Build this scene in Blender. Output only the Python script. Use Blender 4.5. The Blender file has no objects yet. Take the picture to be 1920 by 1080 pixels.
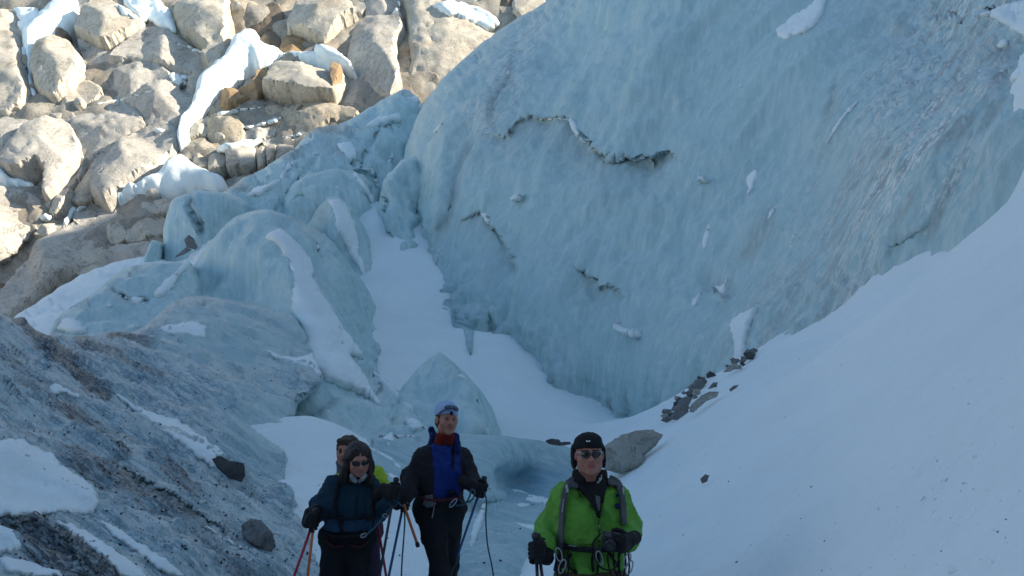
import bpy, math, random
import numpy as np
from mathutils import Vector, Matrix
from mathutils.geometry import delaunay_2d_cdt
from mathutils.bvhtree import BVHTree

random.seed(7)
rng = np.random.default_rng(11)
SC = bpy.context.scene
COL = SC.collection

# ------------------------------------------------------------------ camera, sky, sun, exposure
PITCH = math.radians(10.5)
FPX = 1663.0                     # focal length in photo pixels (photo 1920 wide)
CAMZ = 1.6
cam_d = bpy.data.cameras.new("camera")
cam_d.sensor_width = 36.0
cam_d.lens = 36.0 * FPX / 1920.0
cam_d.clip_start = 0.05
cam_d.clip_end = 2000.0
cam = bpy.data.objects.new("camera", cam_d)
cam.location = (0, 0, CAMZ)
cam.rotation_euler = (math.pi / 2 + PITCH, 0, 0)
COL.objects.link(cam)
SC.camera = cam

SUN_EL = math.radians(32.0)
SUN_AZ = math.radians(90.0)      # compass angle from +Y towards +X
world = bpy.data.worlds.new("World")
SC.world = world
world.use_nodes = True
wn = world.node_tree
bg = wn.nodes["Background"]
sky = wn.nodes.new("ShaderNodeTexSky")
sky.sky_type = 'NISHITA'
sky.sun_disc = False
sky.sun_elevation = SUN_EL
sky.sun_rotation = SUN_AZ
sky.altitude = 1800.0
sky.air_density = 0.8
sky.dust_density = 2.5
sky.ozone_density = 0.0
tint = wn.nodes.new("ShaderNodeMix"); tint.data_type = 'RGBA'; tint.blend_type = 'MULTIPLY'
tint.inputs[0].default_value = 1.0; tint.inputs[7].default_value = (0.98, 1.10, 1.04, 1)
wn.links.new(sky.outputs[0], tint.inputs[6])
wn.links.new(tint.outputs[2], bg.inputs[0])
bg.inputs[1].default_value = 0.14

sun_d = bpy.data.lights.new("sun", 'SUN')
sun_d.energy = 5.0
sun_d.angle = math.radians(0.5)
sun_d.color = (1.0, 0.90, 0.73)
sun = bpy.data.objects.new("sun", sun_d)
SUN_DIR = Vector((math.sin(SUN_AZ) * math.cos(SUN_EL), math.cos(SUN_AZ) * math.cos(SUN_EL), math.sin(SUN_EL)))
sun.rotation_euler = SUN_DIR.to_track_quat('Z', 'Y').to_euler()
sun.location = (60, 0, 120)
COL.objects.link(sun)

SC.view_settings.view_transform = 'Standard'
SC.view_settings.look = 'None'
SC.view_settings.gamma = 1.0
SC.view_settings.exposure = 1.15
SC.view_settings.use_curve_mapping = False
SC.render.engine = 'CYCLES'
SC.cycles.use_denoising = True
SC.cycles.max_bounces = 6
SC.cycles.diffuse_bounces = 4
SC.cycles.glossy_bounces = 2

# ------------------------------------------------------------------ geometry helpers
CT, ST = math.cos(PITCH), math.sin(PITCH)

def ray(px, py):
    """direction (with y = 1) of the line of sight for photo coordinates"""
    px = np.asarray(px, float); py = np.asarray(py, float)
    xc = (px - 960.0) / FPX; yc = (540.0 - py) / FPX
    dy = CT - yc * ST
    return np.stack([xc / dy, np.ones_like(xc), (ST + yc * CT) / dy], -1)

def P(px, py, Y):
    """world point seen at photo coordinates, at forward distance Y (metres)"""
    r = ray(px, py) * np.asarray(Y, float)[..., None]
    r[..., 2] += CAMZ
    return r

def PV(px, py, Y):
    return Vector(P(np.array([px]), np.array([py]), np.array([Y]))[0])

_perm = np.random.default_rng(5).permutation(256)
_perm = np.concatenate([_perm, _perm, _perm])
_grad = np.random.default_rng(6).normal(size=(256, 3))
_grad /= np.linalg.norm(_grad, axis=1)[:, None]

def perlin(p):
    p = np.asarray(p, float)
    i = np.floor(p).astype(int); f = p - i
    u = f * f * f * (f * (f * 6 - 15) + 10)
    i &= 255
    out = 0
    for dx in (0, 1):
        for dy in (0, 1):
            for dz in (0, 1):
                h = _perm[_perm[_perm[i[..., 0] + dx] + i[..., 1] + dy] + i[..., 2] + dz]
                g = _grad[h]
                d = f - np.array([dx, dy, dz])
                w = (u[..., 0] if dx else 1 - u[..., 0]) * (u[..., 1] if dy else 1 - u[..., 1]) * (u[..., 2] if dz else 1 - u[..., 2])
                out = out + w * (g * d).sum(-1)
    return out * 1.5

def fbm(p, octv=4, gain=0.5, lac=2.1):
    p = np.asarray(p, float); a = 1.0; s = 0; q = p
    for k in range(octv):
        s = s + a * perlin(q + 17.3 * k); a *= gain; q = q * lac
    return s

def tps_fit(pts, vals, reg=1e-9):
    pts = np.asarray(pts, float); vals = np.asarray(vals, float)
    c = pts.mean(0); s = pts.std()
    q = (pts - c) / s
    n = len(q)
    def ker(r2):
        return 0.5 * r2 * np.log(np.maximum(r2, 1e-12))
    K = ker(((q[:, None] - q[None]) ** 2).sum(-1)) + reg * np.eye(n)
    T = np.c_[np.ones(n), q]
    A = np.block([[K, T], [T.T, np.zeros((3, 3))]])
    w = np.linalg.solve(A, np.r_[vals, 0, 0, 0])
    def f(xy):
        xy = (np.asarray(xy, float) - c) / s
        out = np.empty(len(xy))
        for k in range(0, len(xy), 20000):
            b = xy[k:k + 20000]
            out[k:k + 20000] = ker(((b[:, None] - q[None]) ** 2).sum(-1)) @ w[:n] + w[n] + b @ w[n + 1:]
        return out
    return f

def depth_fn(ctrl, reg=1e-4):
    """smooth inverse-distance field through (px, py, Y) points"""
    c = np.array(ctrl, float)
    g = tps_fit(c[:, :2], 10.0 / c[:, 2], reg)
    return lambda xy: 10.0 / np.maximum(g(xy), 0.02)

def seg_dist(xy, poly, closed=True):
    """distance of points to a polyline, side sign and parameter along it"""
    a = np.asarray(poly, float)
    b = np.roll(a, -1, 0) if closed else a[1:]
    if not closed:
        a = a[:-1]
    best = np.full(len(xy), 1e18); side = np.zeros(len(xy)); par = np.zeros(len(xy))
    L = np.linalg.norm(b - a, axis=1); cum = np.r_[0, np.cumsum(L)]
    for k in range(len(a)):
        ab = b[k] - a[k]; l2 = max((ab ** 2).sum(), 1e-9)
        t = np.clip(((xy - a[k]) @ ab) / l2, 0, 1)
        q = xy - (a[k] + t[:, None] * ab)
        d = (q ** 2).sum(1)
        m = d < best
        best[m] = d[m]; side[m] = np.sign(ab[0] * q[m, 1] - ab[1] * q[m, 0]); par[m] = (cum[k] + t[m] * L[k]) / max(cum[-1], 1e-9)
    return np.sqrt(best), side, par

def inside(xy, poly):
    p = np.asarray(poly, float); q = np.roll(p, -1, 0)
    r = np.zeros(len(xy), bool)
    for (x0, y0), (x1, y1) in zip(p, q):
        if y0 == y1: continue
        c = ((y0 > xy[:, 1]) != (y1 > xy[:, 1])) & (xy[:, 0] < (x1 - x0) * (xy[:, 1] - y0) / (y1 - y0) + x0)
        r ^= c
    return r

def densify(poly, step, closed=True, jag=0.0, freq=0.05, smooth=1, seed=0.0):
    p = np.asarray(poly, float)
    for _ in range(smooth):                       # one round of corner cutting
        q = np.roll(p, -1, 0) if closed else p[1:]
        a = p if closed else p[:-1]
        n = np.empty((2 * len(a), 2)); n[0::2] = a * 0.82 + q * 0.18; n[1::2] = a * 0.18 + q * 0.82
        p = n if closed else np.vstack([p[:1], n, p[-1:]])
    out = []
    m = len(p) if closed else len(p) - 1
    for k in range(m):
        a, b = p[k], p[(k + 1) % len(p)]
        c = max(1, int(round(np.linalg.norm(b - a) / step)))
        for i in range(c): out.append(a + (b - a) * i / c)
    if not closed: out.append(p[-1])
    o = np.array(out)
    if jag:
        q3 = np.c_[o * freq, np.full(len(o), seed + 3.1)]
        o = o + jag * np.c_[fbm(q3, 3), fbm(q3 + 40.7, 3)]
    return o

def triangulate(outline, step, jitter=0.25):
    """constrained triangulation of an outline with an even fill of inner points"""
    o = np.asarray(outline, float)
    x0, y0 = o.min(0); x1, y1 = o.max(0)
    rows = np.arange(y0, y1, step * 0.866)
    g = []
    for r, y in enumerate(rows):
        xs = np.arange(x0 + (step * 0.5 if r % 2 else 0), x1, step)
        g.append(np.c_[xs, np.full(len(xs), y)])
    g = np.vstack(g) if g else np.zeros((0, 2))
    g = g + rng.uniform(-jitter, jitter, g.shape) * step
    g = g[inside(g, o)]
    if len(g):
        d, _, _ = seg_dist(g, o)
        g = g[d > step * 0.55]
    pts = np.vstack([o, g])
    n = len(o)
    v, e, f, _, _, _ = delaunay_2d_cdt([Vector(p) for p in pts], [(i, (i + 1) % n) for i in range(n)], [], 1, 1e-4)
    v = np.array([(p.x, p.y) for p in v]); f = np.array([t for t in f if len(t) == 3], int)
    a, b, c = v[f[:, 0]], v[f[:, 1]], v[f[:, 2]]
    ar = (b[:, 0] - a[:, 0]) * (c[:, 1] - a[:, 1]) - (b[:, 1] - a[:, 1]) * (c[:, 0] - a[:, 0])
    f[ar < 0] = f[ar < 0][:, ::-1]
    return v, f[np.abs(ar) > 1e-6]

def vnormals(V, F):
    a, b, c = V[F[:, 0]], V[F[:, 1]], V[F[:, 2]]
    n = np.cross(b - a, c - a)
    N = np.zeros_like(V)
    for k in range(F.shape[1]): np.add.at(N, F[:, k], n)
    return N / np.maximum(np.linalg.norm(N, axis=1), 1e-12)[:, None]

def mk(name, V, F, mats, parent=None, smooth=True, mi=None, attrs=None, origin=None):
    V = np.asarray(V, float)
    me = bpy.data.meshes.new(name)
    if origin is None and parent is None:
        origin = np.array([V[:, 0].mean(), V[:, 1].mean(), V[:, 2].min()])
    if origin is None:
        origin = np.zeros(3)
    if isinstance(F, np.ndarray):
        k = F.shape[1]
        me.vertices.add(len(V)); me.vertices.foreach_set("co", (V - origin).astype(np.float32).ravel())
        me.loops.add(F.size); me.loops.foreach_set("vertex_index", F.astype(np.int32).ravel())
        me.polygons.add(len(F)); me.polygons.foreach_set("loop_start", np.arange(0, F.size, k, dtype=np.int32))
        me.update(calc_edges=True)
    else:
        me.from_pydata([tuple(v) for v in (V - origin)], [], F)
    me.validate()
    if not isinstance(mats, (list, tuple)): mats = [mats]
    for m in mats: me.materials.append(m)
    n = len(me.polygons)
    if mi is not None and len(mi) == n: me.polygons.foreach_set("material_index", np.asarray(mi, np.int32))
    me.polygons.foreach_set("use_smooth", np.full(n, bool(smooth)))
    for k, a in (attrs or {}).items():
        at = me.attributes.new(k, 'FLOAT', 'POINT'); at.data.foreach_set("value", np.asarray(a, np.float32))
    o = bpy.data.objects.new(name, me)
    COL.objects.link(o)
    o.location = origin
    if parent is not None:
        o.parent = parent
        o.location = Vector(origin) - world_loc(parent)
    return o

def world_loc(o):
    v = Vector((0, 0, 0))
    while o is not None:
        v += o.location; o = o.parent
    return v

def tag(o, label=None, cat=None, group=None, kind=None):
    for k, v in (("label", label), ("category", cat), ("group", group), ("kind", kind)):
        if v: o[k] = v
    return o

def empty(name, loc, label=None, cat=None, group=None, kind=None):
    o = bpy.data.objects.new(name, None); COL.objects.link(o)
    o.location = loc; o.empty_display_size = 0.2
    return tag(o, label, cat, group, kind)

BVH = {}
def mass(name, outline, ctrl, mat, step=8, roundw=30, roundd=1.5, thick=2.0, noise=None, feats=(), jag=3, jagf=0.05,
         smooth=1, reg=1e-4, parent=None, attrs=None, shade=True):
    """a solid: front surface through measured points, edges rounded back, closed behind"""
    o = densify(outline, step, jag=jag, freq=jagf, smooth=smooth)
    v, f = triangulate(o, step)
    d, _, _ = seg_dist(v, o)
    d[d < 1e-3] = 0
    Y = depth_fn(ctrl, reg)(v)
    for ft in feats:
        dd, sd, pr = seg_dist(v, ft['line'], closed=False)
        taper = np.clip(np.minimum(pr, 1 - pr) * 8, 0, 1) if ft.get('taper', True) else 1.0
        jit = fbm(np.c_[v * 0.12, np.zeros(len(v))], 2) * 2.0
        if ft['type'] == 'groove':
            Y = Y + ft['a'] * np.exp(-((dd + jit) / ft['w']) ** 2) * taper
        elif ft['type'] == 'ledge':               # a lip: the lower side falls back and slowly returns
            Y = Y + np.where(sd > 0, ft['a'] * np.exp(-dd / ft['w']), -0.25 * ft['a'] * np.exp(-dd / (0.35 * ft['w']))) * taper
        elif ft['type'] == 'ridge':
            Y = Y - ft['a'] * np.exp(-dd / ft['w']) * taper
    t = np.clip(d / roundw, 0, 1)
    prof = np.sqrt(np.maximum(1 - (1 - t) ** 2, 0))
    Yf = Y + roundd * (1 - prof)
    Vf = P(v[:, 0], v[:, 1], Yf)
    inner = d > 0
    if noise is not None:
        N = vnormals(Vf, f)
        N[(N * (Vf - np.array([0, 0, CAMZ]))).sum(1) > 0] *= -1
        Vf = Vf + N * (noise(Vf, v) * np.clip(d / (step * 2.0), 0, 1))[:, None]
    Vb = P(v[:, 0], v[:, 1], Y + roundd + thick * prof)
    idx = np.full(len(v), -1); idx[~inner] = np.where(~inner)[0]
    idx[inner] = len(v) + np.arange(inner.sum())
    V = np.vstack([Vf, Vb[inner]])
    # photo rows grow downwards, so positive area in the picture winds away from the camera
    F = np.vstack([f[:, ::-1], idx[f]])
    F = F[(F[:, 0] != F[:, 1]) & (F[:, 1] != F[:, 2]) & (F[:, 0] != F[:, 2])]
    at = {}
    for k, fn in (attrs or {}).items():
        a = fn(v); at[k] = np.r_[a, a[inner]]
    ob = mk(name, V, F, mat, parent=parent, smooth=shade, attrs=at)
    BVH[ob.name] = BVHTree.FromPolygons([tuple(q) for q in Vf], f[:, ::-1].tolist())
    return ob

def hit(px, py, names, default=None):
    r = Vector(ray(px, py)).normalized()
    best = None
    for n in names:
        p, nn, i, dist = BVH[n].ray_cast(Vector((0, 0, CAMZ)), r)
        if p is not None and (best is None or dist < best[2]): best = (p, nn, dist)
    return best

def drape(name, poly, on, mat, h=0.12, step=6, parent=None, jag=1.5, jagf=0.12, smooth=1, lift=0.0, rough=0.0, edge=None, attrs=None, sm=5):
    """a pad lying on a built surface: follows it and swells to height h away from its edge"""
    o = densify(poly, step, jag=jag, freq=jagf, smooth=smooth)
    v, f = triangulate(o, step)
    d, _, _ = seg_dist(v, o)
    w = edge if edge else max(d.max() * 0.45, 1e-3)
    hh = []
    for x, y in v:
        b = hit(x, y, on)
        hh.append((np.nan,) * 4 if b is None else (*b[0], b[2]))
    hh = np.array(hh)
    ok = ~np.isnan(hh[:, 0])
    if ok.sum() < 4: return None
    # fill missing with nearest distance
    dist = hh[:, 3].copy()
    for k in np.where(~ok)[0]:
        j = np.argmin(((v[ok] - v[k]) ** 2).sum(1)); dist[k] = dist[ok][j]
    # smooth the distance a little so that the pad bridges fine relief
    nb = np.zeros(len(v)); cn = np.zeros(len(v))
    for _ in range(sm):
        nb[:] = 0; cn[:] = 0
        for a, b in ((0, 1), (1, 2), (2, 0)):
            np.add.at(nb, f[:, a], dist[f[:, b]]); np.add.at(cn, f[:, a], 1)
        dist = np.where(cn > 0, 0.5 * dist + 0.5 * nb / np.maximum(cn, 1), dist)
    R = ray(v[:, 0], v[:, 1]); R /= np.linalg.norm(R, axis=1)[:, None]
    S = np.array([0, 0, CAMZ]) + R * dist[:, None]
    N = vnormals(S, f[:, ::-1])
    N[(N * R).sum(1) > 0] *= -1
    t = np.clip(d / w, 0, 1); prof = np.sqrt(np.maximum(1 - (1 - t) ** 2, 0))
    hgt = h * prof + lift
    if rough: hgt = hgt + rough * fbm(S / max(h * 3, 0.05), 3) * prof
    sc = (dist / dist.mean())
    T = S + N * hgt[:, None] - R * 0.02
    Bk = S + R * (0.06 + h * 0.5 * prof)[:, None]
    bd = d < 1e-3
    T[bd] = S[bd] - R[bd] * 0.01 + R[bd] * 0.03
    idx = np.where(bd, np.arange(len(v)), 0); idx[~bd] = len(v) + np.arange((~bd).sum())
    V = np.vstack([T, Bk[~bd]])
    F = np.vstack([f[:, ::-1], idx[f]])
    return mk(name, V, F, mat, parent=parent)

def tube(pts, r, n=8, cap=True):
    """round tube along points; r scalar or per point -> verts, quad/tri faces"""
    pts = np.asarray(pts, float); m = len(pts)
    r = np.full(m, r) if np.isscalar(r) else np.asarray(r, float)
    t = np.gradient(pts, axis=0); t /= np.maximum(np.linalg.norm(t, axis=1), 1e-9)[:, None]
    up = np.array([0, 0, 1.0]) if abs(t[0, 2]) < 0.9 else np.array([1.0, 0, 0])
    u = np.cross(t[0], up); u /= np.linalg.norm(u)
    V = []
    for k in range(m):
        u = u - t[k] * (u @ t[k]); u /= max(np.linalg.norm(u), 1e-9)
        w = np.cross(t[k], u)
        for i in range(n):
            a = 2 * math.pi * i / n
            V.append(pts[k] + r[k] * (u * math.cos(a) + w * math.sin(a)))
    F = []
    for k in range(m - 1):
        for i in range(n):
            j = (i + 1) % n
            F.append((k * n + i, k * n + j, (k + 1) * n + j, (k + 1) * n + i))
    if cap:
        F.append(tuple(range(n))[::-1]); F.append(tuple((m - 1) * n + i for i in range(n)))
    return np.array(V), F

def join(parts):
    V = []; F = []; o = 0
    for v, f in parts:
        v = np.asarray(v, float)
        V.append(v); F += [tuple(int(i) + o for i in q) for q in f]; o += len(v)
    return np.vstack(V), F

def curve_pts(pts, n=24):
    """Catmull-Rom through points"""
    p = np.asarray(pts, float); p = np.vstack([2 * p[0] - p[1], p, 2 * p[-1] - p[-2]])
    out = []
    per = max(2, n // (len(p) - 3))
    for k in range(1, len(p) - 2):
        for i in range(per):
            t = i / per
            out.append(0.5 * ((2 * p[k]) + (p[k + 1] - p[k - 1]) * t + (2 * p[k - 1] - 5 * p[k] + 4 * p[k + 1] - p[k + 2]) * t * t + (3 * p[k] - p[k - 1] - 3 * p[k + 1] + p[k + 2]) * t ** 3))
    out.append(p[-2])
    return np.array(out)

# ------------------------------------------------------------------ materials
class MatB:
    def __init__(s, name, rough=0.7, spec=0.3):
        s.m = bpy.data.materials.new(name); s.m.use_nodes = True
        s.t = s.m.node_tree; s.b = s.t.nodes["Principled BSDF"]
        s.b.inputs["Roughness"].default_value = rough
        s.b.inputs["Specular IOR Level"].default_value = spec
        s.pos = s.n("ShaderNodeNewGeometry").outputs["Position"]
    def n(s, k, **kw):
        x = s.t.nodes.new(k)
        for a, v in kw.items(): setattr(x, a, v)
        return x
    def link(s, a, b): s.t.links.new(a, b)
    def coords(s, rows=None, scale=(1, 1, 1)):
        """position re-expressed along given axes, each scaled: lets noise run in streaks"""
        if rows is None:
            m = s.n("ShaderNodeMapping"); m.inputs["Scale"].default_value = scale
            s.link(s.pos, m.inputs[0]); return m.outputs[0]
        c = s.n("ShaderNodeCombineXYZ")
        for k, (r, sc) in enumerate(zip(rows, scale)):
            d = s.n("ShaderNodeVectorMath", operation='DOT_PRODUCT')
            d.inputs[1].default_value = [q * sc for q in r]
            s.link(s.pos, d.inputs[0]); s.link(d.outputs["Value"], c.inputs[k])
        return c.outputs[0]
    def noise(s, vec, scale, detail=5, rough=0.55, dist=0.0):
        x = s.n("ShaderNodeTexNoise"); x.inputs["Scale"].default_value = scale; x.inputs["Detail"].default_value = detail
        x.inputs["Roughness"].default_value = rough; x.inputs["Distortion"].default_value = dist
        s.link(vec, x.inputs["Vector"]); return x.outputs[0]
    def voro(s, vec, scale, feature='F1', rnd=1.0):
        x = s.n("ShaderNodeTexVoronoi", feature=feature); x.inputs["Scale"].default_value = scale
        s.link(vec, x.inputs["Vector"]); return x.outputs["Distance"]
    def ramp(s, fac, stops, interp='LINEAR'):
        r = s.n("ShaderNodeValToRGB"); r.color_ramp.interpolation = interp
        while len(r.color_ramp.elements) < len(stops): r.color_ramp.elements.new(0.5)
        for e, (p, c) in zip(r.color_ramp.elements, stops):
            e.position = p; e.color = (*c, 1) if not np.isscalar(c) else (c, c, c, 1)
        s.link(fac, r.inputs[0]); return r.outputs[0]
    def mix(s, fac, a, b, mode='MIX'):
        x = s.n("ShaderNodeMix", data_type='RGBA', blend_type=mode)
        for v, i in ((fac, 0), (a, 6), (b, 7)):
            if hasattr(v, "is_linked"): s.link(v, x.inputs[i])
            elif i == 0: x.inputs[0].default_value = v
            else: x.inputs[i].default_value = (*v, 1)
        return x.outputs[2]
    def math(s, op, a, b=0.0, clamp=False):
        x = s.n("ShaderNodeMath", operation=op); x.use_clamp = clamp
        for v, i in ((a, 0), (b, 1)):
            if hasattr(v, "is_linked"): s.link(v, x.inputs[i])
            else: x.inputs[i].default_value = v
        return x.outputs[0]
    def attr(s, name):
        a = s.n("ShaderNodeAttribute"); a.attribute_name = name; return a.outputs["Fac"]
    def color(s, c):
        if hasattr(c, "is_linked"): s.link(c, s.b.inputs["Base Color"])
        else: s.b.inputs["Base Color"].default_value = (*c, 1)
    def rough(s, r): s.link(r, s.b.inputs["Roughness"])
    def bump(s, h, strength=0.4, dist=0.05):
        x = s.n("ShaderNodeBump"); x.inputs["Strength"].default_value = strength; x.inputs["Distance"].default_value = dist
        s.link(h, x.inputs["Height"])
        if s.b.inputs["Normal"].is_linked:
            s.link(s.b.inputs["Normal"].links[0].from_socket, x.inputs["Normal"])
        s.link(x.outputs[0], s.b.inputs["Normal"])

def plain(name, col, rough=0.6, spec=0.3, var=0.25, scale=40.0, bump=0.25, bscale=120.0, bd=0.004, metal=0.0):
    m = MatB(name, rough, spec)
    n = m.noise(m.pos, scale, 4)
    m.color(m.ramp(n, [(0.3, tuple(c * (1 - var) for c in col)), (0.7, tuple(min(1, c * (1 + var)) for c in col))]))
    if bump: m.bump(m.noise(m.pos, bscale, 3), bump, bd)
    m.b.inputs["Metallic"].default_value = metal
    return m.m
# ---- snow
def snow_mat(name, dust=0.0):
    m = MatB(name, 0.6, 0.15)
    big = m.noise(m.pos, 0.35, 4)
    c = m.ramp(big, [(0.25, (0.74, 0.815, 0.83)), (0.75, (0.84, 0.905, 0.905))])
    sp = m.noise(m.pos, 9.0, 4)
    if dust:
        spk = m.ramp(sp, [(0.70, 0.0), (0.80, 1.0)])
        c = m.mix(m.math('MULTIPLY', spk, dust), c, (0.33, 0.34, 0.35))
    m.color(c)
    m.bump(m.noise(m.pos, 1.1, 5, 0.6), 0.55, 0.16); m.bump(m.noise(m.coords(((.77, .2, .6), (-.2, .98, 0), (-.6, 0, .8)), (1.0, 4.0, 4.0)), 1.0, 6, 0.62, 0.6), 0.6, 0.06)
    m.bump(m.noise(m.coords(scale=(6, 9, 9)), 1.0, 4, 0.6), 0.35, 0.02)
    return m.m
SNOW = snow_mat("snow")
SNOW_D = snow_mat("snow_with_specks", 0.5)

# ---- glacier ice
def ice_mat(name, base=(0.42, 0.585, 0.60), pale=(0.53, 0.665, 0.665), deep=(0.345, 0.52, 0.545), flow=None, grain=False, dirt=True, dirtcol=(0.20, 0.195, 0.185), sc=1.0, blue=False):
    m = MatB(name, 0.42, 0.35)
    if flow is None:
        rows = ((1, 0, 0), (0, 1, 0), (0.0, 0.0, 1.0))
    else:
        f = Vector(flow).normalized(); a = f.orthogonal().normalized(); b = f.cross(a)
        rows = (tuple(a), tuple(b), tuple(f))
    st = m.coords(rows, (2.2 * sc, 2.2 * sc, 0.28 * sc))
    fine = m.coords(rows, (9 * sc, 9 * sc, 1.4 * sc))
    n1 = m.noise(st, 1.0, 6, 0.62, 0.4)
    n2 = m.noise(fine, 1.0, 5, 0.6, 0.2)
    big = m.noise(m.pos, 0.22 * sc, 4, 0.5)
    c = m.ramp(n1, [(0.28, deep), (0.5, base), (0.74, pale)])
    c = m.mix(m.ramp(big, [(0.35, 0.0), (0.7, 0.55)]), c, base)
    c = m.mix(m.ramp(n2, [(0.45, 0.0), (0.75, 0.35)]), c, pale)
    if grain:
        g = m.attr("grain")
        f2 = Vector((0.45, -0.1, 0.9)).normalized(); a2 = f2.orthogonal().normalized(); rows2 = (tuple(a2), tuple(f2.cross(a2)), tuple(f2))
        gf = m.coords(rows2, (11 * sc, 11 * sc, 2.2 * sc))
        gn = m.noise(gf, 1.0, 4, 0.7)
        flk = m.math("MULTIPLY", m.ramp(gn, [(0.47, 0.0), (0.56, 1.0)]), m.ramp(m.noise(m.coords(rows2, (1.3, 1.3, 0.3)), 1.0, 4), [(0.40, 0.15), (0.62, 1.0)]))
        drk = m.ramp(m.noise(m.coords(rows2, (2.6, 2.6, 0.28)), 1.0, 6, 0.65), [(0.46, 0.0), (0.58, 1.0)])
        c = m.mix(m.math('MULTIPLY', m.math('MULTIPLY', drk, g), 0.8), c, (0.29, 0.305, 0.30))
        c = m.mix(m.math('MULTIPLY', m.math('MULTIPLY', flk, g), 0.95), c, (0.86, 0.84, 0.78))
    thin = m.noise(m.coords(rows, (5.5 * sc, 5.5 * sc, 0.22 * sc)), 1.0, 6, 0.7, 0.15)
    c = m.mix(m.ramp(thin, [(0.52, 0.0), (0.62, 0.75)]), c, pale)
    c = m.mix(m.ramp(thin, [(0.36, 0.75), (0.47, 0.0)]), c, deep)
    if dirt:
        dn = m.noise(m.coords(rows, (5, 5, 0.8)), 1.0, 6, 0.65)
        df = m.math('MULTIPLY', m.attr("dirt"), m.ramp(dn, [(0.30, 0.25), (0.62, 1.0)]), True)
        c = m.mix(df, c, dirtcol)
    if blue: c = m.mix(m.math("MULTIPLY", m.attr("clear"), 0.5), c, (0.11, 0.29, 0.43))
    m.color(c)
    m.rough(m.ramp(n2, [(0.3, 0.3), (0.7, 0.6)]))
    m.bump(n1, 0.16, 0.10)
    m.bump(n2, 0.40, 0.04)
    m.bump(thin, 0.35, 0.05)
    m.bump(m.noise(m.pos, 14.0, 4, 0.65), 0.35, 0.012)
    m.b.inputs["Subsurface Weight"].default_value = 0.0
    return m.m
ICE = ice_mat("glacier_ice", flow=(0.12, 0.15, 1.0), grain=True)
ICE_S = ice_mat("serac_ice", base=(0.45, 0.62, 0.63), pale=(0.57, 0.70, 0.69), deep=(0.33, 0.52, 0.55), flow=(0.25, -0.5, -1.0))
ICE_B = ice_mat("blue_ice", base=(0.35, 0.51, 0.54), pale=(0.50, 0.62, 0.63), deep=(0.23, 0.41, 0.47), flow=(1, -0.3, -0.3), sc=2.2, blue=True)

# ---- dirty ice slope
def dirty_mat():
    m = MatB("dirty_ice", 0.5, 0.35)
    f = Vector((0.80, -0.20, -0.55)).normalized(); a = f.cross(Vector((0, 0, 1))).normalized(); b = f.cross(a)
    rows = (tuple(a), tuple(b), tuple(f))
    st = m.noise(m.coords(rows, (3.0, 3.0, 0.30)), 1.0, 7, 0.62, 0.4)
    fi = m.noise(m.coords(rows, (13, 13, 1.6)), 1.0, 6, 0.68, 0.5)
    vf = m.noise(m.coords(rows, (34, 34, 6.0)), 1.0, 4, 0.7, 0.3)
    gr = m.noise(m.pos, 30.0, 5, 0.7)
    big = m.noise(m.pos, 0.5, 4, 0.6, 0.5)
    c = m.ramp(st, [(0.36, (0.19, 0.315, 0.37)), (0.50, (0.32, 0.455, 0.49)), (0.62, (0.47, 0.58, 0.58))])
    c = m.mix(m.ramp(fi, [(0.50, 0.0), (0.58, 0.85)]), c, (0.60, 0.645, 0.64))
    c = m.mix(m.ramp(fi, [(0.40, 0.75), (0.47, 0.0)]), c, (0.15, 0.235, 0.29))
    c = m.mix(m.ramp(vf, [(0.54, 0.0), (0.60, 0.65)]), c, (0.70, 0.72, 0.70))
    d = m.attr("dirt")
    v = m.math('ADD', m.math('ADD', m.math('MULTIPLY', st, 0.40), m.math('MULTIPLY', fi, 0.38)), m.math('MULTIPLY', big, 0.22))
    thr = m.math('SUBTRACT', 0.70, m.math('MULTIPLY', d, 0.45))
    k = m.math('MULTIPLY', m.math('SUBTRACT', v, thr), 11.0, True)
    dc = m.ramp(gr, [(0.38, (0.020, 0.026, 0.034)), (0.62, (0.060, 0.071, 0.083))])
    c = m.mix(m.math('MULTIPLY', k, m.ramp(vf, [(0.42, 1.0), (0.60, 0.45)])), c, dc)
    cl = m.attr('clean')
    cc = m.ramp(st, [(0.35, (0.33, 0.50, 0.53)), (0.6, (0.48, 0.62, 0.62))])
    c = m.mix(m.math('MULTIPLY', cl, m.ramp(vf, [(0.40, 1.0), (0.62, 0.75)])), c, cc)
    spk = m.math('MULTIPLY', m.ramp(gr, [(0.60, 0.0), (0.66, 1.0)]), m.math('ADD', m.math('MULTIPLY', d, 1.1), 0.10), True)
    c = m.mix(spk, c, (0.07, 0.07, 0.072))
    m.color(c)
    m.rough(m.ramp(fi, [(0.3, 0.28), (0.7, 0.6)]))
    m.bump(st, 0.5, 0.12); m.bump(fi, 0.5, 0.035); m.bump(vf, 0.4, 0.012); m.bump(gr, 0.3, 0.008)
    return m.m
DIRTY = dirty_mat()

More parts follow.
